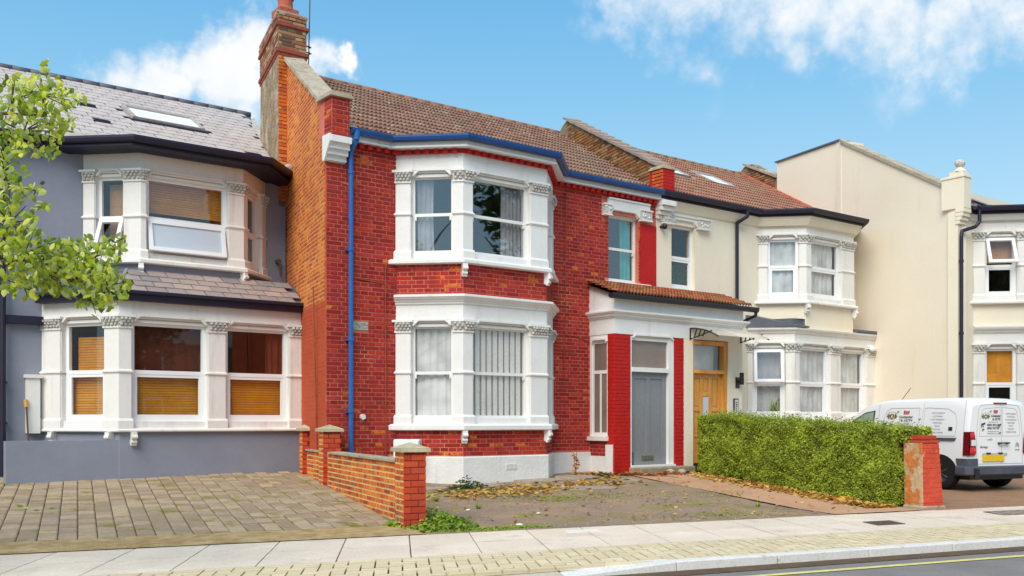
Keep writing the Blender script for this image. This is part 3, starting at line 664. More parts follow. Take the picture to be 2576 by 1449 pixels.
def cover(name, x, y, wx, wy, label, mats=('rust', 'metal')):
    m = MB(); m.add(sheared(x, x + wx, y, y + wy, .05, .126, 0, y), BOXF); o = m.build(name, mats[0], None, fix=False); tag(o, label, 'cover')
    f = MB()
    for a, b, c, d in ((x - .03, x + wx + .03, y - .03, y), (x - .03, x + wx + .03, y + wy, y + wy + .03), (x - .03, x, y, y + wy), (x + wx, x + wx + .03, y, y + wy)): f.add(sheared(a, b, c, d, .05, .128, 0, y), BOXF)
    for k in range(1, 6): f.add(sheared(x + wx * k / 6 - .008, x + wx * k / 6 + .008, y + .02, y + wy - .02, .1, .1295, 0, y), BOXF)
    f.build('frame', mats[1], o, fix=False)
cover('inspection_cover', 9.75, 10.15, .42, .36, 'small dark iron stopcock cover set in the pale paving flags', ('rust', 'rust'))
cover('inspection_cover', 12.5, 10.5, .95, .45, 'large worn rectangular utility cover in the pavement right of the red gate pier', ('drive_stone', 'rust'))
m = MB(); m.add(sheared(5.55, 6.0, 10.98, 11.2, .05, .1275, 0, 11), BOXF); tag(m.build('marker_plate', 'white', None, fix=False), 'bright white blank rectangular plate set in the pavement flags', 'cover')

def nz3(x, y, s, a): return (noise.noise(Vector((x * s, y * s, 3.1)))) * a
def rel(x, y): return nz3(x, y, .8, .03) + nz3(x, y, 3.1, .012) + nz3(x, y, 9, .006)
# shared front garden of the red house: broken asphalt
ys = [PY1 + .01 + (8.9) * i / 70 for i in range(71)]
def zf(y): return .118 + max(0, y - 12.1) * .053
strip('forecourt', 3.83, 11.0, [(y, zf(y)) for y in ys], 'drive', 70, fn=lambda x, y: rel(x, y) * min(1, (y - PY1) * 3))
fc = bpy.data.objects['forecourt']
# broken flags by the house
for (x, y, sx, sy, a, zo) in [(5.4, 16.1, .9, .35, .2, .02), (6.6, 16.35, .8, .4, .1, .02), (7.9, 16.9, 1.0, .5, .3, .022), (8.9, 17.25, .9, .55, .2, .03), (8.2, 15.6, 1.3, .5, -.1, .015), (9.6, 16.6, .8, .5, .4, .015)]:
    pts = [(x + sx * .5 * math.cos(t) * (.8 + .4 * R()), y + sy * .6 * math.sin(t) * (.8 + .4 * R())) for t in [6.28 * i / 8 + a for i in range(8)]]
    m = MB(); m.prism(pts, lambda a, b: zf(b) - .03, lambda a, b, zo=zo: zf(b) + zo + .012); m.build('broken_slab', 'drive_stone', fc)
m = MB(); n_ = 0
for _ in range(1500):                                   # loose stones and crumbs
    x = 3.95 + R() * 6.9; y = PY1 + .1 + R() ** 1.3 * 5.5; s = .006 + .016 * R() ** 3
    m.add([(x + s * math.cos(t) * (.7 + .6 * R()), y + s * math.sin(t), zf(y) + rel(x, y) + .002) for t in (0, 1.6, 3.1, 4.7)] + [(x, y, zf(y) + rel(x, y) + s * .9)], [(0, 1, 4), (1, 2, 4), (2, 3, 4), (3, 0, 4)])
tag(m.build('gravel', 'drive_stone', None, fix=False), 'loose stones and crumbs scattered over the broken asphalt forecourt', 'gravel', kind='stuff')
for q, (x, y, s) in enumerate(((5.35, 12.0, .055), (5.2, 13.5, .04), (6.05, 12.9, .035), (4.25, 13.9, .045))):
    m = MB(); m.ball((0, 0, 0), s, 8, .4); o = m.build('pebble', 'white', None, smooth=True); o.location = (x, y, zf(y) + rel(x, y) + s * .25)
    tag(o, ['white flint pebble nearest the pavement edge on the brown asphalt', 'small white pebble in the middle of the brown asphalt', 'flat pale pebble right of the middle of the brown asphalt', 'pale pebble beside the end pier of the brick garden wall'][q], 'pebble', 'pale pebbles on the asphalt')
strip('path', 10.25, 11.95, [(y, zf(y)) for y in ys[::7]], 'path', 6, dz=.012)
strip('side_forecourt', 11.9, 60, [(PY1 + .01, .118), (12.6, .145), (15, .24), (20.5, .42), (26, .45)], 'forecourt_brown', 40, fn=lambda x, y: nz3(x, y, .7, .02) * min(1, (y - PY1) * 3))
# left forecourt: block paving rising towards the grey house
def zl(y): return .13 + max(0, min(y, 18.9) - 12.4) * .0645
strip('left_forecourt', -14, 3.90, [(PY1 + .01, .118), (12.45, .13 - .02), (18.9, .549 - .02), (22, .53)], 'joint', 2)
lf = bpy.data.objects['left_forecourt']
strip('threshold_strip', -14, 3.86, [(PY1 + .012, .126), (11.8, .150), (12.05, .142), (12.42, .150)], 'threshold', 60, fn=lambda x, y: nz3(x, y, 4, .014) * (y > 11.6))
items = []; wd = .215; ln = .235
for i in range(-46, 26):
    x = 3.87 - (i + 46 + .5) * wd
    for j in range(30):
        y0 = 12.44 + j * ln - (ln / 2 if i % 2 else 0); y1 = y0 + ln; y0 = max(y0, 12.44)
        if y1 > 18.95 or y1 - y0 < .05 or x < -10: continue
        items.append((x, y0, y1))
def vis(t):
    x, y = t[0], t[1]; r = x * .9164 - y * .4003; w_ = x * .4003 + y * .9164
    return w_ + (50 if r < -.53 * w_ else 0)
items.sort(key=vis); jm = MB()
for q, (x, y0, y1) in enumerate(items):
    t = MB() if q < 300 else jm; g = .006; e = .014 * (R() - .5); b = .016
    q4 = [(x - wd / 2 + g, y0 + g), (x + wd / 2 - g, y0 + g), (x + wd / 2 - g, y1 - g), (x - wd / 2 + g, y1 - g)]
    q5 = [(x - wd / 2 + g + b, y0 + g + b), (x + wd / 2 - g - b, y0 + g + b), (x + wd / 2 - g - b, y1 - g - b), (x - wd / 2 + g + b, y1 - g - b)]
    t.add([(a, c, zl(c) - .03) for a, c in q4] + [(a, c, zl(c) - .004 + e) for a, c in q4] + [(a, c, zl(c) + .006 + e) for a, c in q5],
          [(0, 1, 5, 4), (1, 2, 6, 5), (2, 3, 7, 6), (3, 0, 4, 7), (4, 5, 9, 8), (5, 6, 10, 9), (6, 7, 11, 10), (7, 4, 8, 11), (8, 9, 10, 11)])
    if q < 300: t.build('block_paver', 'paver_old', lf, fix=False)
tag(jm.build('block_pavers', 'paver_old', lf, fix=False), kind='stuff')

# =================================================================== red house (middle)
B2 = [(1.39, 0), (2.272, -.88), (4.215, -.88), (5.095, 0)]
red = house('terraced_house', 0, 0, 'red brick terraced house with blue gutter, blue downpipe and two white bay windows')
HB = (1.42, 5.06, .3, 6.34)
PW = 8.07
holes = [HB, (6.641, 7.53, 4.50, 5.94)]
mw = MB(); mw.prism([(0, 0), (.07, 0), (.07, .25), (.0615, .25)], .25, 6.42); walls(mw, (0, 0), X1, .07, PW, .25, 6.42, holes + [(6.15, 8.03, .45, 3.24)], -.25, 0)
front = mw.build('front_wall', 'mortar_red', red)
bh = holes + [(.50, .83, 3.105, 3.27), (6.10, PW, .25, 4.33), (7.58, PW, 4.3, 6.0), (6.45, 7.9, 5.80, 6.29), (6.55, 7.82, 4.40, 4.52), (.0, .35, 6.02, 6.5)]
it = brick_items((0, 0), X1, 0.0, PW, .82, 6.39, bh + [(1.25, PW, .2, .86)])
# brick panels of the bay
bp = MB(); bp.sweep(B2, [(-.2, 3.74), (-.012, 3.74), (-.012, 4.36), (-.2, 4.36)]); bp.build('bay_wall', 'mortar_red', red); bp = MB(); bp.sweep(B2, [(-.2, .86), (-.012, .86), (-.012, 1.36), (-.2, 1.36)])
bp.build('bay_wall', 'mortar_red', red)
B2i = off(B2, -.012)
for i in range(3):
    d = norm((B2i[i + 1][0] - B2i[i][0], B2i[i + 1][1] - B2i[i][1])); l = plen(B2i[i], B2i[i + 1])
    it += brick_items(B2i[i], d, 0, l, 3.76, 4.36) + brick_items(B2i[i], d, 0, l, .88, 1.36)
lay(it, 'brick_red', front, red)
# flank wall: d points towards the street so that its outer side looks left
DF = (-FD[0], -FD[1])
def vz(t): return 7.10 + (t - .3) * .565                # parapet top of the flank against distance back
fl = MB(); prof = [(-9.2, .3), (-.10, .3), (-.10, 7.05), (-.3, 7.08), (-3.55, vz(3.55)), (-4.6, 9.35), (-9.2, 6.6)]
fl.slab((0, 0), DF, prof, -.22, 0)
flank = fl.build('flank_wall', 'mortar_orange', red)
itf = brick_items((0, 0), DF, -3.62, 0, 3.60, 9.0, keep=lambda a, z: z < vz(-a) - .10, pitch=.30, jo=.022, o=.005)
lay(itf, 'brick_orange', flank, red, limit=0)
itp = brick_items((0, 0), DF, -3.6, 0, .5, 3.60)
lay(itp, 'paint_terracotta', flank, red, limit=0)
m = MB(); m.seg((0, 0), DF, -3.6, -.004, -.01, .006, .4, 3.6); m.slab((0, 0), DF, [(-.10, 3.6), (-.002, 3.6), (-.002, 6.4), (-.10, 6.4)], -.01, .003); m.build('painted_render', 'paint_terracotta', red)
# crack lines / cables down the walls
m = MB()
m.pipe([tuple(x) for x in ((1.17, -.02, 4.33), (1.175, -.02, 3.1), (1.18, -.02, 1.5), (1.18, -.02, .9))], .010, 6); m.pipe([(1.17, -.02, 3.98), (.85, -.02, 4.0), (.5, -.02, 4.03)], .008, 6)
m.pipe([(5.42, -.02, 6.2), (5.42, -.02, 4.5), (5.40, -.02, 3.0), (5.38, -.02, 2.2)], .010, 6); m.pipe([(5.40, -.02, 3.28), (5.7, -.02, 3.27), (5.9, -.02, 3.22), (6.08, -.02, 3.15)], .008, 6)
m.pipe([(-.32 * FD[0] * -1 - .02, .6, 3.9), (.146 - .02, .6, 1.0)], .012, 6)
m.build('cable', 'brick_coll', red)
# coping stones on the flank parapet
sl_ = math.atan(.565)
for k in range(9):
    t0 = .32 + k * .365; t1 = t0 + .358
    if t1 > 3.6: break
    m = MB(); m.slab((0, 0), DF, [(-t0, vz(t0)), (-t1, vz(t1)), (-t1, vz(t1) + .075), (-t0, vz(t0) + .075)], -.36, .07); m.build('coping_stone', 'coping', red)
# corner pier, corbel and cap
m = MB(); m.seg((0, 0), X1, -.0, .345, -.25, .22, 6.42, 7.08); pier = m.build('corner_pier', 'mortar_red', red)
lay(brick_items((0, -.22), X1, 0, .345, 6.42, 7.08) + brick_items((0, 0), (0, -1), -.05, .22, 6.42, 7.08), 'brick_red', pier, red, limit=60)
m = MB(); m.seg((0, 0), X1, -.06, .40, -.28, .28, 7.08, 7.12); m.seg((0, 0), X1, -.02, .37, -.26, .25, 7.12, 7.17); m.build('pier_cap', 'coping', red)
m = MB()
for (z0, z1, o) in ((6.30, 6.42, .27), (6.20, 6.30, .20), (6.11, 6.20, .14), (6.02, 6.11, .07)): m.seg((0, 0), X1, -.03, .36, -.05, o, z0, z1 - .012)
for (z0, z1, o) in ((6.30, 6.42, .24), (6.20, 6.30, .17), (6.11, 6.20, .11), (6.02, 6.11, .05)): m.seg((0, 0), X1, -.02, .35, -.05, o - .02, z0 - .012, z1)
m.slab((0, 0), (0, -1), [(-.02, 6.0), (.05, 6.0), (.26, 6.3), (.26, 6.43), (-.02, 6.43)], .03, .06)
m.build('corbel', 'white_red', red)
# plaque
m = MB(); m.seg((0, 0), X1, .515, .815, -.02, .012, 3.12, 3.262); pl = m.build('plaque', 'plaque', red)
m = MB()
for k in range(34):
    x = .545 + R() * .24; z = 3.145 + R() * .09; m.seg((0, 0), X1, x, x + .008 + .02 * R(), .011, .017, z, z + .004 + .012 * R())
m.build('worn_lettering', 'drive_stone', pl)
# plinth
m = MB(); m.seg((0, 0), X1, 1.2, 1.42, -.2, .03, .25, .86); m.seg((0, 0), X1, 5.06, 6.12, -.2, .03, .25, .86)
m.sweep(B2, [(-.2, .25), (.035, .25), (.035, .845), (.02, .865), (-.2, .865)]); plinth = m.build('plinth', 'plinth_white', red)
m = MB(); m.seg(B2[1], X1, .93, 1.20, .0, .040, .60, .72)
for k in range(5): m.seg(B2[1], X1, .95, 1.18, .036, .046, .615 + k * .02, .625 + k * .02)
m.build('air_brick', 'plinth_white', red)
# lower and upper bay
BW = [[(.29, 1.06, 'sash')], [(.22, 1.53, 'sash')], [(.20, .98, 'sash')]]
def nets(b, P, d, a0, a1, z0, z1, zm): drape(b, P, d, a0 + .02, a1 - .02, z0, z1, -.20, 'curtain', .016, .16)
def pleats(b, P, d, a0, a1, z0, z1, zm):
    m = MB(); n = (d[1], -d[0]); a = a0 + .03
    while a < a1 - .1:
        for mm, s0, s1, o in ((m, 0, .10, -.17),): mm.slab(P, d, [(a + s0 + .012, z0), (a + s1, z0), (a + s1, z1), (a + s0, z1)], o - .02, o)
        a += .135
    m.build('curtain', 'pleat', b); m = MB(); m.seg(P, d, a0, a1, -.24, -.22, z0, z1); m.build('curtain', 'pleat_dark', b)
def sidecurt(l, r):
    def f(b, P, d, a0, a1, z0, z1, zm):
        w_ = a1 - a0
        if l: drape(b, P, d, a0 + .02 + l[0] * w_, a0 + l[1] * w_, z0, z1, -.22, 'curtain', .02, .10, gather=.03)
        if r: drape(b, P, d, a0 + r[0] * w_, a1 - .01, z0, z1, -.22, 'curtain', .025, .09)
    return f
W = lambda k, inner, **kw: [(BW[k][0][0], BW[k][0][1], BW[k][0][2], dict(inner=inner, mat='sash', **kw))]
n1 = norm((1, -1)); n3 = norm((1, 1))
def brk(B, i, dd=(1, 0)): return (B[i][0] + dd[1] * .0, B[i][1], dd)
bay('bay_window', red, B2, (1.335, 1.45, 1.56, 2.38, 3.235, 3.62), [W(0, nets, glass='glass_clear'), W(1, pleats, glass='glass_clear'), W(2, nets)], None, 'white_red', 'lower white bay window with net curtains drawn',
    brackets=[(B2[1][0] + .02, B2[1][1] + .0, norm((1, -.35))), (B2[2][0] - .02, B2[2][1], norm((1, .45)))])
cn = MB(); cn.sweep(B2, [(-.1, 3.60), (.0, 3.60), (.03, 3.62), (.035, 3.65), (.055, 3.66), (.075, 3.70), (.10, 3.705), (.12, 3.735), (.135, 3.74), (.135, 3.775), (.10, 3.785), (-.1, 3.82)]); cn.build('cornice', 'white_red', red)
bay('bay_window', red, B2, (4.335, 4.43, 4.55, 5.25, 5.945, 6.33), [W(0, sidecurt((0.05, .50), None), glass='glass_strong'), W(1, sidecurt((.0, .06), (.62, 1)), glass='glass_strong'), W(2, nets)], None, 'white_red', 'upper white bay window with curtains drawn back',
    brackets=[(B2[1][0] + .02, B2[1][1], norm((1, -.35))), (B2[2][0] - .02, B2[2][1], norm((1, .45)))])
# dentils, soffit, gutter
EV = [(.02, 0), (1.39 - .1, 0), (2.272, -.93), (4.215, -.93), (5.095 + .1, 0), (8.20, 0)]
m = MB(); m.sweep([(.02, 0), (1.36, 0)] , [(-.1, 6.33), (.06, 6.33), (.06, 6.395), (-.1, 6.395)]); m.sweep(B2, [(-.1, 6.325), (.055, 6.33), (.055, 6.40), (-.1, 6.40)]); m.sweep([(5.1, 0), (8.05, 0)], [(-.1, 6.31), (.06, 6.31), (.06, 6.39), (-.1, 6.39)])
m.build('eaves_course', 'brick_red', red)
E2 = off(B2, .055); m = MB()
for path in ([(.38, -.06), (1.36, -.06)], E2, [(5.15, -.06), (8.05, -.06)]):
    for i in range(len(path) - 1):
        P = path[i]; d = norm((path[i + 1][0] - P[0], path[i + 1][1] - P[1])); l = plen(P, path[i + 1]); a = .05
        while a < l - .05: m.seg(P, d, a, a + .085, -.02, .05, 6.315, 6.385); a += .17
m.build('dentils', 'paint_red', red)
m = MB(); m.sweep(EV, [(-.25, 6.40), (.17, 6.40), (.17, 6.43), (.15, 6.43), (.15, 6.50), (-.25, 6.50)]); m.build('fascia', 'white_red', red)
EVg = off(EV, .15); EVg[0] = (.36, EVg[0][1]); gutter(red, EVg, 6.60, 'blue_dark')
m = MB(); m.prism([(1.29, .4), (1.29, -.15), (2.22, -1.08), (4.26, -1.08), (5.2, -.15), (5.2, .4)], 6.50, lambda x, y: 6.54 + (y + 1.1) * .12); m.build('bay_roof', 'under_tile', red)
# main roof
RY0, RZ0, RY1, RZ1 = -.14, 6.53, 4.62, 9.12
def xl(y): return .22 + y * FD[0] / FD[1]
def xr(y): return PW + .02 + y * FD[0] / FD[1]
m = MB(); m.add([(xl(RY0), RY0, RZ0 - .04), (xr(RY0), RY0, RZ0 - .04), (xr(RY1), RY1, RZ1 - .04), (xl(RY1), RY1, RZ1 - .04), (xl(9.2), 9.2, 6.5), (xr(9.2), 9.2, 6.5)], [(0, 1, 2, 3), (3, 2, 5, 4)])
roof = m.build('roof', 'under_tile', red, fix=False)
tv, tf = tile_tmpl(wd=.19, ln=.41)
ti = roof_mats(lambda y: xl(y) + .1, lambda y: xr(y) - .05, RY0, RZ0, RY1, RZ1, .385, .19)
scatter(ti, tv, tf, 'tile', roof, 'roof_tile', root=red)
m = MB(); x = xl(RY1)
for k in range(22):
    xa = x + k * .37
    if xa + .36 > xr(RY1): break
    m = MB(); m.tube((xa, RY1, RZ1 + .0), (xa + .365, RY1, RZ1 + .0), .10, 10, .094); m.build('ridge_tile', 'ridge', roof, smooth=True)
m = MB()                                               # mortar fillet by the pier, lead valley by the party parapet
m.add([(.34, -.2, 6.62), (.62, -.14, 6.62), (.50, .25, 6.86), (.40, .5, 7.02), (.34, .5, 7.1)], [(0, 1, 2, 3, 4)]); m.build('mortar_fillet', 'coping', red, fix=False)
# chimney: front left corner stands 3.5 m back on the flank, .18 proud of it
CX_, CY_ = 3.5 * FD[0] - .19, 3.5 * FD[1] - .0
def chim(mb, e, z0, z1, wx=.62, ly=2.15): # parallelogram: facade direction x flank direction
    p = lambda a, b: (CX_ + a + b * FD[0], CY_ + b * FD[1])
    mb.prism([p(-e, -e), p(wx + e, -e), p(wx + e, ly + e), p(-e, ly + e)], z0, z1)
m = MB(); chim(m, 0, 5.9, 9.10); cb = m.build('chimney_breast', 'old_render', red)
m = MB(); chim(m, .006, 9.10, 9.86)
ch = m.build('chimney', 'mortar_stock', red)
m = MB(); chim(m, .045, 9.06, 9.13); chim(m, .02, 9.00, 9.06); m.build('band', 'brick_coll', ch)
m = MB(); chim(m, .05, 9.60, 9.66); m.build('band', 'brick_coll', ch)
itc = brick_items((CX_, CY_), X1, 0, .62, 9.13, 9.60, o=.016) + brick_items((CX_, CY_), X1, 0, .62, 9.66, 9.89, o=.035)
itc += brick_items((CX_, CY_), (-FD[0], -FD[1]), -2.15, 0, 9.13, 9.60, o=.016) + brick_items((CX_, CY_), (-FD[0], -FD[1]), -2.15, 0, 9.66, 9.89, o=.035)
lay(itc, 'brick_stock', ch, red, limit=90)
its = brick_items((CX_, CY_), X1, 0, .21, 6.0, 9.0, o=.014)
lay(its, 'brick_orange', cb, red, limit=60)
m = MB(); chim(m, .03, 9.86, 9.90); chim(m, -.05, 9.90, 9.93); m.build('flaunching', 'cement', ch)
p = (CX_ + .27, CY_ + .25)
m = MB(); m.prism([(p[0] - .21, p[1] - .2), (p[0] + .21, p[1] - .2), (p[0] + .21, p[1] + .22), (p[0] - .21, p[1] + .22)], 9.90, 10.02); m.lathe((p[0], p[1], 10.0), [(.21, 0), (.19, .05), (.165, .07), (.155, .1), (.15, .24), (.175, .26), (.18, .31), (.16, .33), (.155, .42), (.17, .44), (.17, .48), (.13, .48), (.13, .3)], 22)
m.build('chimney_pot', 'pot', ch)
m = MB(); m.lathe((p[0], p[1], 10.36), [(.14, .1), (.15, .16), (.12, .2)], 18); m.build('pot_rim', 'white', ch)
ant = empty('tv_aerial', to_world(red, (CX_ + .72, CY_ + .1, 8.9)), RA, 'thin grey aerial mast strapped to the tall brick chimney', 'aerial')
m = MB(); m.tube((0, 0, .05), (.05, 0, 2.1), .012, 6); m.build('mast', 'rust', ant)
for z in (.30, .43):
    m = MB(); m.tube((-.14, 0, z + .03), (.06, -.01, z), .014, 6); m.tube((.0, -.03, z + .02), (.03, .04, z), .02, 6); m.build('bracket', 'rust', ant)
# party parapet between the red and the cream house
PX = PW
def pz(t): return 7.15 + t * .505
m = MB(); m.slab((PX + .22, 0), DF, [(-.05, 6.5), (-.05, pz(0)), (-4.75, pz(4.75)), (-5.0, pz(4.6)), (-9, 7.2), (-9, 6.4), (-4.7, 6.4)], -.24, 0)
pp = m.build('party_parapet', 'mortar_stock', red)
M['brick_party'] = mk('brick_party', (.5, .3, .1), None, rnd=[(.36, .18, .07), (.28, .12, .05), (.42, .24, .10), (.17, .08, .04), (.34, .12, .035), (.38, .16, .045)], bump=.6, bw=.012)
lay(brick_items((PX + .22, 0), DF, -4.7, -.05, 6.6, 9.6, keep=lambda a, z: 6.5 - a * .545 - .05 < z < pz(-a) - .06, o=.014), 'brick_party', pp, red, limit=90)
for k in range(13):
    t0 = .22 + k * .36; t1 = t0 + .335
    m = MB(); m.slab((PX + .22, 0), DF, [(-t0, pz(t0) + .008), (-t1, pz(t1) - .0), (-t1, pz(t1) + .05), (-t0, pz(t0) + .085)], -.33, .07); m.build('coping_tile', 'coping_pink', pp)
m = MB(); m.seg((PX + .09, 0), X1, 0, .36, -.28, .14, 6.44, 7.16); pr = m.build('party_pier', 'paint_red', red)
lay(brick_items((PX + .09, -.14), X1, 0, .36, 6.5, 7.12, o=.006), 'paint_red', pr, red, limit=40)
lay(brick_items((PX + .09, 0), (0, -1), -.2, .14, 6.5, 7.12, o=.012), 'brick_orange', pr, red, limit=20, name='side_brick')
m = MB(); m.seg((PX + .09, 0), X1, -.03, .40, -.30, .17, 7.12, 7.16); m.seg((PX + .09, 0), X1, 0, .36, -.27, .14, 7.16, 7.20); m.build('pier_cap', 'capstone', red)
# blue downpipe
m = MB(); px, py = .44, -.085
m.tube((px + .03, -.23, 6.56), (px + .03, -.23, 6.40), .06, 12, .05); m.tube((px + .03, -.23, 6.40), (px, py, 6.22), .045, 12); m.tube((px, py, 6.24), (px, py, .5), .042, 14)
for z in (5.9, 4.55, 2.98, 1.72, 1.0): m.tube((px, py, z), (px, py, z - .07), .054, 14); 
for z in (6.05, 4.5, 2.92, 1.66, .95): m.seg((px, 0), X1, -.08, .08, 0, .06, z - .012, z + .012)
m.build('downpipe', 'blue', red, smooth=False)
# small white boss low on the wall
m = MB(); m.tube((.70, 0, 1.58), (.70, -.06, 1.58), .05, 12); m.build('vent_cap', 'white', red)
# rooms behind the windows
room(red, 1.62, 4.86, .02, 3.2, 1.2, 3.4); room(red, 1.62, 4.86, .02, 3.2, 4.3, 6.3); room(red, 6.3, 7.9, .2, 2.6, 4.3, 6.2)
m = MB(); m.prism([(1.5, 0), (2.35, -.85), (4.15, -.85), (5.0, 0)], 4.0, 4.3); m.prism([(1.5, 0), (2.35, -.85), (4.15, -.85), (5.0, 0)], .9, 1.2); m.prism([(1.5, 0), (2.35, -.85), (4.15, -.85), (5.0, 0)], 6.34, 6.44); m.prism([(1.5, 0), (2.35, -.85), (4.15, -.85), (5.0, 0)], 3.4, 3.6); m.build('floor', 'interior', red)
# upper right window with its lintel
def single_window(root, xa, xb, z0, z1, zm, style, lin, brks, sill, mat, inner=None, fmat=None, glass='glass', open_top=None):
    m = MB(); m.slab((0, 0), X1, [(lin[0], lin[3]), (lin[1], lin[3]), (lin[1], lin[2]), (xb + .0, lin[2]), (xb, z1), (xb - .13, z1 + .10), (xa + .13, z1 + .10), (xa, z1), (xa, lin[2]), (lin[0], lin[2])], -.1, .05)
    hood(m, (0, 0), X1, xa, xb, z1, .10, .13); m.seg((0, 0), X1, lin[0] - .0, lin[1] + .0, -.1, .075, lin[3] - .03, lin[3] + .005)
    b = m.build('window_head', mat, root)
    for bx0, bx1 in brks:
        m = MB(); m.seg((0, 0), X1, bx0, bx1, -.02, .10, lin[2] - .02, lin[2] + .17); m.build('bracket', 'carved', b)
        m = MB(); m.seg((0, 0), X1, bx0 - .01, bx1 + .01, -.02, .12, lin[2] + .17, lin[2] + .20); m.seg((0, 0), X1, bx0, bx1, -.02, .115, lin[2] - .05, lin[2] - .02)
        for q in range(5): m.ball((bx0 + (bx1 - bx0) * (.15 + .7 * R()), -.10, lin[2] + .03 + .11 * R()), .026, 6)
        m.build('scroll', mat, b)
    m = MB(); m.sweep([(sill[0], 0), (sill[1], 0)], [(-.1, sill[2]), (.09, sill[2]), (.10, sill[3] - .02), (.08, sill[3]), (-.1, sill[3] + .01)]); m.build('sill', mat, root)
    window(root, (0, 0), X1, xa, xb, z0, z1, zm, style, .12, fmat, glass, open_top)
    if inner: inner(root, (0, 0), X1, xa, xb, z0, z1, zm)
def teal(b, P, d, a0, a1, z0, z1, zm): drape(b, P, d, a0 + .60 * (a1 - a0), a1 - .08, z0, z1, -.22, 'curtain_teal', .022, .10)
single_window(red, 6.63, 7.53, 4.53, 5.93, 5.22, 'sash', (6.60, 7.84, 5.93, 6.275), ((6.44, 6.66), (7.53, 7.86)), (6.56, 7.83, 4.395, 4.50), 'white_red', teal, 'sash', 'glass_strong')
m = MB(); m.seg((0, 0), X1, 7.58, PW - .003, -.05, .018, 4.33, 5.83); m.build('painted_strip', 'paint_red', red)
# meter box
mt = empty('meter_box', to_world(red, (1.56, -.38, .38)), RA - rad(45), 'white plastic meter box on a thin leg against the white plinth', 'meter box')
m = MB(); m.box(-.36, .12, -.14, .10, .35, .80); m.build('box', 'white', mt, bevel=.03)
m = MB(); m.box(-.35, .11, -.165, -.141, .37, .785); m.build('lid', 'upvc', mt, bevel=.02)
m = MB(); m.tube((.06, -.04, .0), (.06, -.04, .36), .028, 10); m.build('leg', 'white', mt)

# =================================================================== porch shared by both front doors
por = empty('porch', to_world(red, (6.10, 0, 0)), RA, 'white double porch with clay tiled lean-to roof over the grey and wooden front doors', 'porch')
PD = .753; TX = -6.10
def px_(x): return x + TX
m = MB()                                               # entablature, three sides
EP = [(0, 0), (0, -PD), (px_(10.10), -PD), (px_(10.10), 0)]
m.sweep(EP, [(-.20, 3.30), (0, 3.30), (0, 3.62), (.02, 3.62), (.03, 3.65), (.06, 3.66), (.07, 3.70), (.10, 3.71), (.125, 3.74), (.125, 3.77), (.04, 3.79), (.012, 3.80), (.012, 4.02), (-.20, 4.02)])
ent = m.build('entablature', 'white_red', por)
m = MB(); m.prism([(.0, 0), (0, -PD + .0), (.15, -PD + .0), (.15, 0)], 4.0, lambda x, y: 4.34 + y * .36); m.build('gable_infill', 'white_red', por); m = MB(); m.prism([(px_(9.95), 0), (px_(9.95), -PD), (px_(10.10), -PD), (px_(10.10), 0)], 4.0, lambda x, y: 4.34 + y * .36); m.build('gable_infill', 'white_red', por)
# red piers, cream pilasters
for xa, xb, mat in ((6.10, 6.57, 'paint_red'), (7.87, 8.165, 'paint_red')):
    m = MB(); m.seg((TX, -PD), X1, xa + .004, xb, -.20, -.012, .3, 3.30); pi = m.build('pier', 'mortar_end' if 0 else 'paint_red', por)
    q = brick_items((TX, -PD + .012), X1, xa + .004, xb, .42, 3.30, o=.008, jo=.006)
    if xa < 7: q += brick_items((0, -PD + .2), (0, -1), 0, .19, .42, 3.30, o=.004, jo=.006)
    lay(q, mat, pi, por, limit=60)
m = MB(); m.seg((TX, -PD), X1, 8.165, 8.455, -.20, -.004, .35, 3.30); m.seg((TX, -PD), X1, 9.61, 10.098, -.20, -.004, .35, 3.30); m.build('pilaster', 'cream', por)
m = MB(); m.seg((px_(10.10), -PD), (0, 1), .002, PD, -.15, -.006, .35, 3.30); m.build('side_wall', 'cream', por)
# left return: plinth, brick, sill, window
m = MB(); SD = (0, -1)                                  # walking towards the street, outside on the left
m.seg((0, 0), SD, 0, PD - .2, -.15, -.01, .25, .78); m.seg((0, 0), SD, PD - .23, PD - .03, -.02, .035, .25, 1.02); m.build('plinth', 'plinth_white', por)
m = MB(); m.seg((0, 0), SD, 0, PD - .2, -.15, -.014, .78, 1.12); sw = m.build('side_panel', 'mortar_red', por)
lay(brick_items((.014, 0), SD, 0, PD - .22, .78, 1.08), 'brick_red', sw, por, limit=30)
m = MB(); m.seg((0, 0), SD, -.0, PD - .17, -.15, .08, 1.10, 1.19); m.build('sill', 'white_red', por)
m = MB(); m.seg((0, 0), SD, 0, .06, -.12, -.015, 1.19, 3.30); m.seg((0, 0), SD, .06, .56, -.12, -.015, 3.16, 3.30); hood(m, (0, 0), SD, .05, .56, 3.14, .06, .05)
m.seg((0, 0), SD, .06, .10, -.12, -.03, 1.19, 3.16); m.seg((0, 0), SD, .50, .553, -.12, -.03, 1.19, 3.16); m.seg((0, 0), SD, .10, .50, -.12, -.035, 1.19, 1.27); m.seg((0, 0), SD, .10, .50, -.12, -.035, 2.49, 2.56); m.seg((0, 0), SD, .275, .325, -.12, -.04, 1.27, 2.49); m.build('window_frame', 'sash', por)
for q in ((.10, .275, 1.27, 2.49), (.325, .50, 1.27, 2.49), (.10, .50, 2.56, 3.16)): pane(por, (0, 0), SD, q[0], q[1], q[2], q[3], -.07)
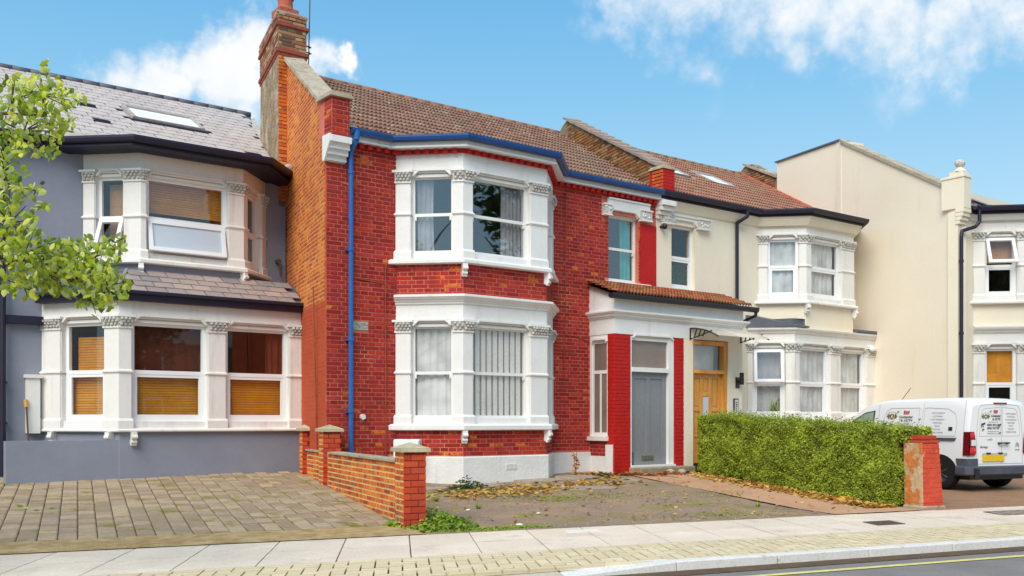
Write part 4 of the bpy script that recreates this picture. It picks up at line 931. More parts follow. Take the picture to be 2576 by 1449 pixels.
# grey door with fanlight
m = MB(); m.seg((TX, -PD), X1, 6.57, 6.615, -.16, -.02, .56, 3.27); m.seg((TX, -PD), X1, 7.70, 7.865, -.16, -.02, .56, 3.27); m.seg((TX, -PD), X1, 6.615, 7.70, -.16, -.0, 2.535, 2.63); m.seg((TX, -PD), X1, 6.615, 7.70, -.16, -.03, 3.19, 3.27); m.seg((TX, -PD), X1, 6.57, 7.86, -.2, .05, .545, .585)
hood(m, (TX, -PD), X1, 6.58, 7.86, 3.24, .06, .12)
m.build('door_frame', 'white_red', por)
pane(por, (TX, -PD), X1, 6.615, 7.70, 2.63, 3.19, -.07, 'glass_clear', 'fanlight')
m = MB(); m.seg((TX, -PD), X1, 6.62, 7.695, -.14, -.10, .59, 2.53)
for a, b, c, d in ((6.62, 6.74, .59, 2.53), (7.09, 7.20, .59, 2.44), (7.57, 7.695, .59, 2.53), (6.74, 7.57, 2.40, 2.53), (6.62, 7.695, .59, .86)): m.seg((TX, -PD), X1, a, b, -.10, -.082 + .001 * (a > 7), c, d)
dg = m.build('front_door', 'door_grey', por); dg['label'] = 'grey front door with two tall panels and low letterbox'
m = MB(); m.seg((TX, -PD), X1, 6.95, 7.30, -.085, -.065, .68, .78); m.seg((TX, -PD), X1, 6.97, 7.28, -.066, -.055, .70, .715); m.build('letterbox', 'metal', dg)
m = MB(); m.box(px_(6.62), px_(7.69), -PD + .09, -PD + .11, 2.6, 3.2); m.box(.10, .13, -.56, -.05, 1.25, 3.16); M['brown_film'] = mk('brown_film', (.30, .20, .15), (.24, .16, .12), 3); m.build('blind', 'brown_film', por)
# wooden door with fanlight
m = MB()
for a, b, c, d, o in ((8.455, 8.50, .55, 3.28, -.03), (9.50, 9.61, .55, 3.28, -.03), (8.50, 9.50, 3.19, 3.28, -.03), (8.50, 9.50, 2.56, 2.64, -.02)): m.seg((TX, -PD), X1, a, b, -.18, o, c, d)
m.build('door_frame', 'wood', por)
pane(por, (TX, -PD), X1, 8.50, 9.50, 2.64, 3.19, -.12, 'glass', 'fanlight')
m = MB(); m.seg((TX, -PD), X1, 8.52, 9.44, -.3, -.28, 2.62, 3.2); m.build('blind', 'curtain', por)
m = MB(); cols = [8.50, 8.60, 8.80, 8.90, 9.10, 9.20, 9.40, 9.50]
m.seg((TX, -PD), X1, 8.50, 9.50, -.17, -.14, .58, 2.56)
for a, b in ((8.50, 8.60), (8.81, 8.90), (9.09, 9.19), (9.40, 9.50)): m.seg((TX, -PD), X1, a, b, -.14, -.115, .58, 2.56)
for c, d in ((2.46, 2.56), (.58, .78)): m.seg((TX, -PD), X1, 8.60, 9.40, -.14, -.116, c, d)
for (a, b, c, d) in ((8.60, 8.81, 1.72, 1.80), (9.19, 9.40, 1.72, 1.80), (8.90, 9.09, 2.06, 2.14), (8.90, 9.09, 1.40, 1.50), (8.60, 8.81, 1.15, 1.2), (9.19, 9.40, 1.15, 1.2), (8.84, 8.90, 1.5, 2.06)): m.seg((TX, -PD), X1, a, b, -.14, -.117, c, d)
for (a, b, c, d) in ((8.64, 8.77, 1.84, 2.42), (8.94, 9.05, 2.18, 2.42), (9.23, 9.36, 1.84, 2.42), (8.64, 8.77, 1.24, 1.68), (9.23, 9.36, 1.24, 1.68), (8.94, 9.05, .84, 1.36)): m.seg((TX, -PD), X1, a, b, -.14, -.128, c, d)
dw = m.build('front_door', 'wood', por, bevel=.006); dw['label'] = 'honey coloured wooden front door with small square glass pane'
m = MB(); m.seg((TX, -PD), X1, 8.90, 9.09, -.136, -.13, 1.52, 2.05); m.build('pane', 'frost', dw)
m = MB(); m.ball((px_(9.45), -PD + .085, 1.68), .04, 10); m.build('knob', 'metal', dw, smooth=True)
# porch roof
m = MB(); m.prism([(-.07, 0), (-.07, -PD - .13), (px_(10.22), -PD - .13), (px_(10.22), 0)], lambda x, y: 4.33 + y * .34, lambda x, y: 4.36 + y * .34); pr_ = m.build('roof', 'under_tile', por)
tv2, tf2 = tile_tmpl(wd=.19, ln=.30, h=.045)
scatter(roof_mats(lambda y: -.12, lambda y: px_(10.28), -PD - .18, 4.10, -.02, 4.43, .20, .19), tv2, tf2, 'tile_moss', pr_, 'roof_tile', root=por)
gutter(por, [(-.25, -PD - .10), (px_(10.42), -PD - .10)], 4.10, 'black')
m = MB(); m.pipe([(px_(10.36), -PD - .17, 4.06), (px_(10.36), -PD - .17, 3.92), (px_(10.36), -.5, 3.80)], .035, 8); m.build('downpipe', 'black', por)
m = MB(); m.prism([(-.05, -.01), (-.05, -.12), (px_(8.07), -.12), (px_(8.07), -.01)], lambda x, y: 4.40 + y * .3, lambda x, y: 4.44 + y * .3); m.build('flashing', 'paint_red', por)
# step
st = MB(); st.box(.42, 2.05, -.36 - PD, -PD + .02, .34, .545); st.build('doorstep', 'stone_step', por, bevel=.025)
room(por, .05, px_(8.0), -.62, .8, .6, 3.6)
# clear polycarbonate awning over the wooden door
aw = empty('door_awning', to_world(red, (8.30, -PD, 3.30)), RA, 'cream plastic door awning on curly black brackets above the wooden door', 'awning')
def awz(t): return .22 - .20 * t * t - .02 * t
m = MB(); n = 10; a0, a1 = .05, 1.75
m.add([(x, -.80 * i / n, awz(i / n) + .02) for i in range(n + 1) for x in (a0, a1)] + [(x, -.80 * i / n, awz(i / n) + .028) for i in range(n + 1) for x in (a0, a1)], [(i * 2, i * 2 + 1, i * 2 + 3, i * 2 + 2) for i in range(n)] + [(22 + i * 2, 22 + i * 2 + 1, 22 + i * 2 + 3, 22 + i * 2 + 2) for i in range(n)])
M['awning'] = leafmat('awning', [(.76, .70, .58), (.78, .72, .60)], .35)
m.build('canopy', 'awning', aw, smooth=True, fix=False)
for x in (a0 + .01, a1 - .01):
    m = MB()
    for i in range(n): m.tube((x, -.80 * i / n, awz(i / n) + .005), (x, -.80 * (i + 1) / n, awz((i + 1) / n) + .005), .014, 6)
    m.tube((x, 0, .22), (x, 0, -.02), .022, 6)
    for i in range(8): m.tube((x, -.62 * i / 8, -.0 + .14 * (i / 8) ** 1.3), (x, -.62 * (i + 1) / 8, .0 + .14 * ((i + 1) / 8) ** 1.3), .012, 6)
    for k in (.12, .24, .36): m.tube((x, -k, .02 + .04 * k), (x, -k - .07, awz((k + .07) / .8)), .016, 6)
    m.build('bracket', 'black', aw)
# wall lamp and signs on the cream pilaster
lm = empty('wall_lamp', to_world(red, (9.92, -PD, 2.38)), RA, 'black up-and-down wall lamp beside the wooden door', 'lamp')
m = MB(); m.tube((0, -.13, -.05), (0, -.13, .22), .05, 14); m.build('lamp_body', 'black', lm); m = MB(); m.box(-.06, .06, -.02, .004, -.12, .12); m.box(-.02, .02, -.13, -.01, .0, .05); m.build('wall_plate', 'black', lm)
sg = empty('house_sign', to_world(red, (9.85, -PD, 1.3)), RA, 'tall narrow dark sign with white lettering on the cream pilaster', 'sign')
m = MB(); m.box(-.07, .09, -.02, .004, .03, .72); m.build('board', 'plastic', sg)
m = MB(); m.box(-.03, .07, -.026, -.02, .06, .69); m.build('face', 'kerb', sg)
m = MB()
for k in range(13): m.box(-.012, .02 + .03 * R(), -.030, -.026, .08 + k * .045, .105 + k * .045)
m.build('lettering', 'ink', sg)
lb = empty('letterbox_shelf', to_world(red, (9.88, -PD, 1.12)), RA, 'low black letter box at hedge height beside the wooden door', 'letter box')
m = MB(); m.box(-.16, .20, -.12, .004, -.03, .13); m.box(.17, .21, -.13, .0, .0, .30); m.build('box', 'plastic', lb, bevel=.01)

def text_mesh(s, size, bold=0.):
    c = bpy.data.curves.new('t', 'FONT'); c.body = s; c.size = size; c.align_x = 'CENTER'; c.align_y = 'CENTER'; c.offset = bold; c.resolution_u = 2; c.extrude = .001
    o = bpy.data.objects.new('t', c); COL.objects.link(o); dg = bpy.context.evaluated_depsgraph_get(); me = bpy.data.meshes.new_from_object(o.evaluated_get(dg)); bpy.data.objects.remove(o); bpy.data.curves.remove(c)
    return me

# =================================================================== grey house (left)
gh = house('terraced_house', 0, 3.5, 'dark grey rendered terraced house with slate roof, rooflight and orange window blinds')
def fx(y): return y * FD[0] / FD[1]
m = MB(); walls(m, (0, 0), X1, -9.0, -.03, .35, 6.44, [(-4.62, -.08, 1.2, 3.6), (-3.9, -.52, 4.3, 6.34)], -.25, 0); gw = m.build('front_wall', 'grey_render', gh)
L1 = [(-4.65, 0), (-3.73, -1.42), (fx(-1.42) - .01, -1.42)]
U1 = [(-3.954, 0), (-3.169, -.785), (-1.255, -.785), (-.47, 0)]
def tempered(top, bot, tmat='curtain_red'):
    def f(b, P, d, a0, a1, z0, z1, zm):
        slats(b, P, d, a0 + .02, a1 - .02, z0, zm, -.24)
        if top == 'red': drape(b, P, d, a0 + .02, a1 - .02, zm, z1, -.30, 'curtain_red', .01, .3)
        elif top == 'part': drape(b, P, d, a0 + .68 * (a1 - a0), a1 - .02, zm, z1, -.22, 'curtain_red', .015, .12)
        elif top == 'slat': slats(b, P, d, a0 + .1, a1 - .06, zm + .05, z1 - .25, -.3, 'blind')
    return f
def upper_in(b, P, d, a0, a1, z0, z1, zm):
    slats(b, P, d, a0 + .02, a1 - .02, zm + .14, z1, -.3, 'blind')
def dull_in(b, P, d, a0, a1, z0, z1, zm):
    m = MB(); m.seg(P, d, a0 + .1, a1 - .05, -.34, -.32, z0 + .05, z1 - .1); m.build('curtain', 'blind_dull', b)
lb_ = bay('bay_window', gh, L1, (1.315, 1.38, 1.50, 2.36, 3.235, 3.58), [[(.44, 1.37, 'upvc', dict(inner=tempered('slat', 1), glass='glass'))], [(.215, 1.545, 'upvc', dict(inner=tempered('red', 1), glass='glass')), (1.89, 3.13, 'upvc', dict(inner=tempered('part', 1), glass='glass'))]], None, 'white', 'wide lower bay window with orange blinds',
    brackets=[(-4.50, -.23, norm((.92, -1.42))), (-3.82, -1.28, norm((.92, -1.42))), (-3.50, -1.42, X1)], skip_last=False, sill_ext=.07)
open_glass[0] = 'glass'
_a = [(.23, .78, 'upvc', dict(inner=dull_in, glass='glass', open_bot=rad(22)))]
open_glass = ['glass']
ub_ = bay('bay_window', gh, U1, (4.335, 4.43, 4.545, 5.19, 5.945, 6.33), [_a, [(.10, 1.61, 'upvc', dict(inner=upper_in, glass='glass', open_bot=rad(13)))], [(.20, .90, 'upvc', dict(inner=dull_in, glass='glass'))]], None, 'white', 'upper bay window with its lower panes tilted open',
    brackets=[(U1[1][0] + .0, U1[1][1], norm((1, -.3))), (U1[2][0] - .02, U1[2][1], norm((1, .45)))])
for o in list(ub_.children):                                 # the wide tilted pane is frosted
    if o.name.startswith('pane') and o.dimensions.x > 1.1 and o.data.vertices[0].co.z < 5.2 and abs(o.data.vertices[0].co.y - o.data.vertices[2].co.y) > .05: o.data.materials[0] = M['frost']
m = MB(); m.prism([(-4.63, 0), (-3.72, -1.40), (fx(-1.42) - .02, -1.40), (fx(0) - .02, 0)], .4, 1.32); m.build('plinth', 'grey_render', gh)
m = MB(); m.prism([(-3.94, .0), (-3.16, -.775), (-1.26, -.775), (-.48, 0)], 3.6, 4.34); m.build('bay_wall', 'grey_render', gh)
m = MB(); m.prism([(-3.90, .0), (-3.14, -.70), (-1.3, -.70), (-.52, 0)], 6.30, 6.42); m.build('ceiling', 'interior', gh)
m = MB(); m.prism([(-4.5, .0), (-3.65, -1.3), (fx(-1.42) - .1, -1.3), (-.1, 0)], 3.5, 3.58); m.build('ceiling', 'interior', gh)
# deep navy soffit and gutter
EG = [(-9.0, 0), (-4.42, 0), (-3.33, -1.02), (-1.02, -1.02), (-.05, -.05)]
m = MB(); m.prism([(-9.0, .1), (-9.0, -.22), (-4.5, -.22), (-3.46, -1.22), (-.92, -1.22), (.02 + fx(-.25), -.28), (0, .1)], 6.33, 6.37)
m.sweep(EG, [(-.1, 6.37), (.20, 6.37), (.20, 6.44), (-.1, 6.44)]); m.sweep(EG, [(-.15, 6.30), (.06, 6.34), (.06, 6.37), (-.15, 6.37)]); m.build('fascia', 'navy', gh)
gutter(gh, off(EG, .19), 6.49, 'navy')
m = MB(); m.prism([(-4.6, .5), (-4.45, -.15), (-3.40, -1.16), (-.98, -1.16), (.0, -.2), (.1, .5)], 6.42, lambda x, y: 6.47 + (y + 1.2) * .18); br = m.build('bay_roof', 'slate', gh)
# main slate roof
def gl(y): return -9.0 + fx(y)
def gr_(y): return fx(y) - .0
m = MB(); m.add([(gl(RY0), RY0, RZ0 - .03), (gr_(RY0), RY0, RZ0 - .03), (gr_(RY1), RY1, RZ1 - .03), (gl(RY1), RY1, RZ1 - .03), (gl(9), 9, 6.6), (gr_(9), 9, 6.6)], [(0, 1, 2, 3), (3, 2, 5, 4)]); gro = m.build('roof', 'lead', gh, fix=False)
sv_, sf_ = slate_tmpl(.30, .46, .014)
VEL = (-2.47, -.95, 2.10, 2.92)
def skipv(x, y): return VEL[0] - .02 < x < VEL[1] + .02 and VEL[2] - .30 < y < VEL[3] - .05
scatter(roof_mats(gl, gr_, RY0, RZ0, RY1, RZ1, .30, .31, 1, skipv), sv_, sf_, 'slate', gro, 'roof_slate', root=gh)
def rooflight(root, x0, x1, y0, y1, skew=0., gm='glass_sky', fm='cement'):
    sl = (RZ1 - RZ0) / (RY1 - RY0); nrm = Vector((0, -math.sin(math.atan(sl)), math.cos(math.atan(sl))))
    def P3(x, y, h): return Vector((x + (y - y0) * skew, y, RZ0 + (y - RY0) * sl)) + nrm * h
    def plate(m, a, b, c, d, h0, h1): m.add([tuple(P3(x, y, h)) for h in (h0, h1) for x, y in ((a, c), (b, c), (b, d), (a, d))], BOXF)
    m = MB(); t = .075
    plate(m, x0, x0 + t, y0, y1, -.02, .085); plate(m, x1 - t, x1, y0, y1, -.02, .085); plate(m, x0 + t, x1 - t, y0, y0 + t * .8, -.02, .075); plate(m, x0 + t, x1 - t, y1 - t, y1, -.02, .095)
    f = m.build('rooflight', fm, root); m = MB(); plate(m, x0 + t, x1 - t, y0 + t * .8, y1 - t, .03, .055); m.build('pane', gm, f)
    m = MB(); plate(m, x0 - .05, x1 + .05, y0 - .10, y0, -.01, .03); m.build('flashing', 'navy', f)
rooflight(gh, *VEL)
for (x, y) in ((-3.25, 2.45), (-3.25, 1.38), (-.35, .8), (-5.6, 1.4)):
    sl = (RZ1 - RZ0) / (RY1 - RY0); m = MB(); z = RZ0 + (y - RY0) * sl; m.add([(x - .15, y, z), (x + .15, y, z), (x + .15, y, z + .07), (x - .15, y, z + .07), (x - .15, y + .22, z + .15), (x + .15, y + .22, z + .15)], [(0, 1, 2, 3), (3, 2, 5, 4), (0, 3, 4), (1, 5, 2)]); m.build('roof_vent', 'navy', gh, fix=False)
for k in range(27):
    xa = gl(RY1) + k * .36
    if xa > gr_(RY1) - .3 or xa < -6: continue
    m = MB(); m.tube((xa, RY1, RZ1), (xa + .355, RY1, RZ1), .09, 8, .085); m.build('ridge_tile', 'lead', gro, smooth=True)
m = MB()                                                # cement verge against the chimney
for i in range(10):
    y = -.2 + i * .42; z = RZ0 + (y - RY0) * (RZ1 - RZ0) / (RY1 - RY0); w_ = .16 if y < 3.3 else .1
    m.add([(fx(y) - w_, y, z + .02), (fx(y) + .0, y, z + .10), (fx(y + .43) + .0, y + .43, z + .34), (fx(y + .43) - w_, y + .43, z + .26)], [(0, 1, 2, 3)])
m.build('verge', 'cement', gh, fix=False); m = MB(); m.ball((-.10, -.30, 6.62), .11, 10, .8); m.ball((-.03, -.16, 6.66), .10, 10, .8); m.build('verge_end', 'cement', gh, smooth=True)
# lean-to slates over the lower bay
LZ0, LZ1, LY0, LY1 = 3.71, 4.22, -1.56, -.76
m = MB(); m.prism([(-4.70, 0), (-3.80, -1.54), (fx(-1.5) - .01, -1.54), (fx(0), 0)], 3.60, 3.70); m.prism([(-3.72, -1.50), (fx(-1.5) - .01, -1.50), (fx(-.76), -.76), (-3.3, -.76)], 3.68, lambda x, y: LZ0 + (y - LY0) * .62 - .02); m.prism([(-4.55, 0), (-3.74, -1.46), (-3.32, -.755), (fx(-.76), -.755), (fx(0), 0)], 3.66, lambda x, y: min(LZ0 + (y - LY0) * .62 - .02, 4.20)); lr = m.build('bay_roof', 'lead', gh)
def ll(y): return -3.80 + (y - LY0) * .50
tv3, tf3 = slate_tmpl(.34, .26, .016)
scatter(roof_mats(ll, lambda y: fx(y) - .03, LY0, LZ0 + .02, LY1, LZ1 + .02, .215, .345, 1), tv3, tf3, 'slate_brown', lr, 'roof_slate', root=gh)
m = MB(); m.sweep([(-4.70, -.06), (-3.76, -1.46), (fx(-1.46) - .01, -1.46)], [(-.2, 3.575), (.10, 3.575), (.11, 3.68), (.17, 3.69), (.17, 3.745), (-.2, 3.745)]); m.build('gutter', 'navy', gh)
m = MB(); m.tube((-3.42, -.80, 4.20), (-3.80, -1.53, 3.76), .035, 8); m.build('hip_tile', 'slate_brown', gh)
m = MB(); m.seg((-1.3, -.28), X1, 0, 1.25, -.05, .02, 4.12, 4.2); m.build('flashing', 'lead', gh)
# small things on the left of the grey wall
m = MB(); m.tube((-5.30, -.12, 6.5), (-5.30, -.12, .55), .055, 10)
for z in (5.0, 3.3, 2.15, 1.45): m.seg((-5.30, 0), X1, -.07, .07, 0, .16, z, z + .04)
m.build('downpipe', 'navy', gh)
m = MB(); m.seg((-5.25, 0), X1, 0, .60, 0, .14, 3.20, 3.34); m.build('ledge', 'navy', gh)
m = MB(); m.seg((-4.92, 0), X1, 0, .22, 0, .12, 1.29, 2.26); m.seg((-4.95, 0), X1, 0, .28, 0, .15, 2.26, 2.32); m.build('service_duct', 'white', gh)
m = MB(); m.tube((-.22, -.02, 4.75), (-.22, -.12, 4.75), .05, 8); m.tube((-.2, -.1, 4.7), (-.18, -.1, 4.45), .02, 6); m.build('wall_hook', 'rust', gh)
room(gh, -4.5, -.2, .02, 2.5, 1.2, 3.55); room(gh, -3.8, -.6, .02, 2.5, 4.3, 6.3)
lw = empty('low_wall', to_world(gh, (-5.6, -1.44, .5)), RA, 'low smooth grey rendered wall running left from under the wide bay', 'wall')
m = MB(); m.box(.12, 1.96, .048, .24, -.05, .68); m.build('wall', 'grey_render', lw)
bro = empty('broom', to_world(gh, (-4.93, -.20, .9)), RA, 'thin dark pole with a yellow end leaning on the grey wall', 'pole')
m = MB(); m.tube((.04, -.04, -.2), (0, .05, .85), .016, 8); m.build('pole', 'rust', bro); m = MB(); m.tube((0, .05, .85), (-.01, .06, .98), .035, 8); m.build('grip', 'wood', bro)

# =================================================================== cream house (right of the red one)
O3 = PW
cr_ = house('terraced_house', O3, 0, 'cream rendered terraced house with red tiled roof, black gutter and two white bays')
c3 = lambda x: x - O3
L3 = [(c3(11.19), 0), (c3(11.97), -.78), (c3(15.49) + fx(-.78), -.78)]
U3 = [(c3(11.60), 0), (c3(12.40), -.80), (c3(14.36), -.80), (c3(15.16), 0)]
m = MB(); walls(m, (0, 0), X1, .003, c3(15.45), .3, 6.45, [(c3(8.565), c3(9.335), 4.50, 5.95), (L3[0][0] + .05, c3(15.4), 1.2, 3.6), (U3[0][0] + .05, U3[3][0] - .05, 4.3, 6.34)], -.25, 0); m.build('front_wall', 'cream', cr_)
def lace(b, P, d, a0, a1, z0, z1, zm): drape(b, P, d, a0 + .03, a1 - .03, z0, z1, -.2, 'curtain', .02, .2)
def lacepart(b, P, d, a0, a1, z0, z1, zm): drape(b, P, d, a0 + .10, a1 - .14, z0, z1, -.2, 'curtain', .02, .17)
def plantin(b, P, d, a0, a1, z0, z1, zm):
    drape(b, P, d, a0 + .06, a1 - .06, z0 + .05, z1, -.26, 'curtain', .015, .14); mb = MB(); n = (d[1], -d[0])
    for _ in range(70):
        a = a0 + (a1 - a0) * (.55 + .38 * R()); z = z0 + .45 * R() * R(); o = -.22 + .05 * R(); x = P[0] + d[0] * a + n[0] * o; y = P[1] + d[1] * a + n[1] * o
        mb.add([(x, y, z), (x + .05, y, z + .02), (x + .07 * (R() - .5), y, z + .12)], [(0, 1, 2)])
    mb.build('house_plant', 'leaf_tree', b, fix=False)
open_glass = ['glass_strong']
bay('bay_window', cr_, L3, (1.47, 1.575, 1.62, 2.44, 3.30, 3.60), [[(.12, .90, 'upvc', dict(inner=plantin, glass='glass', open_top=rad(11)))], [(.20, 1.42, 'upvc', dict(inner=lace, glass='glass')), (1.86, 2.98, 'upvc', dict(inner=lacepart, glass='glass'))]], None, 'white', 'lower white bay window with net curtains', sill_ext=.06)
open_glass = ['glass']
bay('bay_window', cr_, U3, (4.345, 4.425, 4.53, 5.27, 5.95, 6.30), [[(.22, .96, 'upvc', dict(inner=lace, glass='glass'))], [(.20, 1.46, 'upvc', dict(inner=lacepart, glass='glass'))], [(.2, .95, 'upvc', dict(inner=lace, glass='glass'))]], None, 'white', 'upper white bay window with grey net curtains',
    brackets=[(U3[1][0], U3[1][1], norm((1, -.3))), (U3[2][0] - .02, U3[2][1], norm((1, .45)))])
m = MB(); m.prism([(U3[0][0] + .01, 0), (U3[1][0] + .01, -.79), (U3[2][0] - .01, -.79), (U3[3][0] - .01, 0)], 3.70, 4.35); m.build('bay_wall', 'cream', cr_)
m = MB(); m.prism([(L3[0][0] + .02, 0), (L3[1][0] + .02, -.76), (L3[2][0] - .02, -.76), (c3(15.4), 0)], .3, 1.48); m.build('plinth', 'cream', cr_)
m = MB(); m.prism([(U3[0][0] + .1, 0), (U3[1][0] + .06, -.7), (U3[2][0] - .06, -.7), (U3[3][0] - .1, 0)], 6.28, 6.42); m.build('ceiling', 'interior', cr_)
m = MB(); m.sweep(L3, [(-.1, 3.60), (0, 3.60), (.03, 3.62), (.05, 3.66), (.10, 3.70), (.11, 3.74), (-.1, 3.78)]); m.build('cornice', 'white', cr_)
Lr = off(L3, .10); m = MB(); m.prism([(Lr[0][0], 0), Lr[1], (U3[1][0] + .02, Lr[1][1]), (U3[1][0] - .03, -.79), (U3[0][0] - .02, 0)], 3.76, lambda x, y: 3.80 + (y + .88) * .30); m.prism([(Lr[0][0] + .5, 0), (Lr[1][0] + .05, Lr[1][1] + .16), (U3[1][0] + .01, Lr[1][1] + .14), (U3[1][0] - .02, -.78), (U3[0][0] + .02, 0)], 3.8, 3.98); m.build('bay_roof', 'lead', cr_); m = MB()
m.prism([(U3[2][0] + .03, -.80), (U3[2][0] + .03, Lr[1][1]), (Lr[2][0] - .02, Lr[2][1]), (Lr[2][0] + .2, 0), (U3[3][0], 0)], 3.76, lambda x, y: 3.83 + (y + .88) * .15); m.build('bay_roof', 'lead', cr_)
for s0, s1 in ((c3(8.57), c3(9.33)),):
    def potted(b, P, d, a0, a1, z0, z1, zm):
        mm = MB()
        for _ in range(120):
            x = a0 + (a1 - a0) * (.1 + .8 * R()); z = z0 + .55 * R(); mm.add([(x, .20, z), (x + .06, .2, z + .02), (x + .08 * (R() - .5), .18, z + .1)], [(0, 1, 2)])
        mm.build('house_plant', 'leaf_dark', b, fix=False)
    single_window(cr_, s0 - .02, s1 + .03, 4.50, 5.96, 5.22, 'upvc', (c3(8.20), c3(9.75), 5.96, 6.16), ((c3(8.22), c3(8.55)), (c3(9.37), c3(9.76))), (c3(8.45), c3(9.62), 4.375, 4.43), 'white', potted, 'upvc')
# corbel next to the party wall
m = MB()
for (z0, z1, o) in ((6.28, 6.40, .27), (6.18, 6.28, .20), (6.09, 6.18, .12), (6.01, 6.09, .06)): m.seg((0, 0), X1, -.02, .38, -.05, o, z0, z1 - .01)
m.build('corbel', 'white', cr_)
EC = [(.02, 0), (U3[0][0] - .08, 0), (U3[1][0] - .03, -.86), (U3[2][0] + .03, -.86), (U3[3][0] + .1, 0)]
m = MB(); m.sweep(EC, [(-.2, 6.24), (.03, 6.24), (.10, 6.36), (.13, 6.44), (-.2, 6.44)]); m.build('eaves_cove', 'cream', cr_)
m = MB(); m.sweep(EC, [(-.2, 6.44), (.16, 6.44), (.16, 6.52), (-.2, 6.52)]); m.build('fascia', 'navy', cr_)
gutter(cr_, off(EC, .16), 6.60, 'navy')
m = MB(); m.prism([(U3[0][0] - .1, .4), (U3[0][0] - .05, -.12), (U3[1][0] - .08, -1.02), (U3[2][0] + .06, -1.02), (U3[3][0] + .12, -.1), (U3[3][0] + .12, .4)], 6.50, lambda x, y: 6.54 + (y + 1.0) * .05); m.build('bay_roof', 'under_tile', cr_)
def ql(y): return .28 + fx(y)
def qr(y): return c3(15.49) + fx(y)
m = MB(); m.add([(ql(RY0), RY0, RZ0 - .03), (qr(RY0), RY0, RZ0 - .03), (qr(RY1), RY1, RZ1 - .03), (ql(RY1), RY1, RZ1 - .03), (ql(9), 9, 6.6), (qr(9), 9, 6.6)], [(0, 1, 2, 3), (3, 2, 5, 4)]); cro = m.build('roof', 'under_tile', cr_, fix=False)
V3 = [(c3(12.55), c3(13.45), 2.25, 3.15), (c3(10.95), c3(11.75), 2.35, 3.3)]
def skip3(x, y): return any(v[0] - .02 < x < v[1] + .02 and v[2] - .3 < y < v[3] - .05 for v in V3)
scatter(roof_mats(ql, lambda y: qr(y) - .06, RY0, RZ0, RY1, RZ1, .385, .19, skip=skip3), tv, tf, 'tile_pink', cro, 'roof_tile', root=cr_)
for v in V3: rooflight(cr_, *v, skew=0)
for k in range(30):
    xa = ql(RY1) + k * .37
    if xa > qr(RY1) - .3: break
    m = MB(); m.tube((xa, RY1, RZ1), (xa + .365, RY1, RZ1), .11, 10, .10); m.build('ridge_tile', 'ridge_old', cro, smooth=True)
m = MB(); sl = (RZ1 - RZ0) / (RY1 - RY0)
for k in range(12):
    y = -.05 + k * .40; z = RZ0 + (y - RY0) * sl; m = MB(); m.tube((qr(y) - .10, y, z + .05), (qr(y + .39) - .10, y + .39, z + .05 + .39 * sl), .075, 8, .07); m.build('verge_tile', 'pot', cro)
m = MB(); q = c3(10.74); m.pipe([(q + .12, -.27, 6.48), (q + .12, -.27, 6.36), (q, -.06, 6.22), (q, -.06, 4.35)], .042, 10)
m.build('downpipe', 'navy', cr_)
room(cr_, L3[0][0] + .2, c3(15.2), .02, 2.5, 1.3, 3.55); room(cr_, U3[0][0] + .2, U3[3][0] - .2, .02, 2.5, 4.35, 6.3); room(cr_, .3, 1.6, .2, 2.4, 4.3, 6.2)
cam_ = empty('security_camera', to_world(cr_, (L3[2][0] - .28, -.90, 3.36)), RA, 'small white dome camera high on the right end of the lower cream house bay', 'camera')
m = MB(); m.ball((0, 0, .0), .07, 12); m.box(-.05, .05, 0, .12, .04, .10); m.build('housing', 'upvc', cam_, smooth=True)
cm2 = empty('security_camera', to_world(cr_, (c3(8.22), -.12, 5.83)), RA, 'small round black camera under the white corbel of the cream house', 'camera')
m = MB(); m.ball((0, 0, 0), .065, 12); m.box(-.03, .03, 0, .12, -.02, .03); m.build('housing', 'black', cm2, smooth=True)

# =================================================================== far cream house with the tall flank (right edge)
fh = empty('terraced_house', (18.989, 17.241, 0), RA, 'cream house at the right edge with tall blank flank wall and ball finial', 'house')
B4 = [(.70, 0), (1.55, -.85), (3.5, -.85), (4.35, 0)]
m = MB(); walls(m, (0, 0), X1, .003, 6.5, .2, 6.45, [(B4[0][0] + .05, B4[3][0] - .05, 1.2, 3.6), (B4[0][0] + .05, B4[3][0] - .05, 4.3, 6.34)], -.25, 0); m.build('front_wall', 'cream', fh)
m = MB(); m.slab((0, 0), DF, [(-12, .2), (-.03, .2), (-.03, 7.05), (-.45, 7.12), (-4.0, 9.12), (-4.35, 9.12), (-6.6, 9.17), (-6.62, 7.3), (-12, 6.0)], -.3, 0); f4 = m.build('flank_wall', 'cream_flank', fh)
m = MB(); m.slab((0, 0), DF, [(-.42, 7.10), (-3.9, 9.06), (-3.9, 9.14), (-.42, 7.185)], -.36, .05); m.build('verge_coping', 'coping', f4)
m = MB(); m.slab((0, 0), DF, [(-3.95, 9.12), (-6.66, 9.17), (-6.66, 9.205), (-3.95, 9.17)], -.36, .05); m.build('parapet_coping', 'lead', f4)
m = MB(); m.slab((0, 0), DF, [(-4.05, 8.9), (-3.55, 8.7), (-3.55, 9.0), (-4.05, 9.10)], -.45, -.02); m.build('ridge_block', 'cream', f4)
m = MB(); m.slab((0, 0), DF, [(-3.9, 6.0), (-4.1, 6.0), (-4.1, 9.15), (-3.9, 9.15)], -.2, .012); m.build('render_joint', 'cream', f4)
m = MB(); m.slab((0, 0), DF, [(-6.64, 8.72), (-7.85, 9.42), (-8.2, 9.42), (-9.8, 8.6), (-9.8, 6.5), (-6.64, 6.5)], -.3, -.02); rp = m.build('rear_parapet', 'mortar_stock', fh)
lay(brick_items((0, 0), DF, -8.0, -6.7, 7.9, 9.4, keep=lambda a, z: z < 8.70 + (-a - 6.6) * .56, o=.012), 'brick_stock', rp, fh, limit=20)
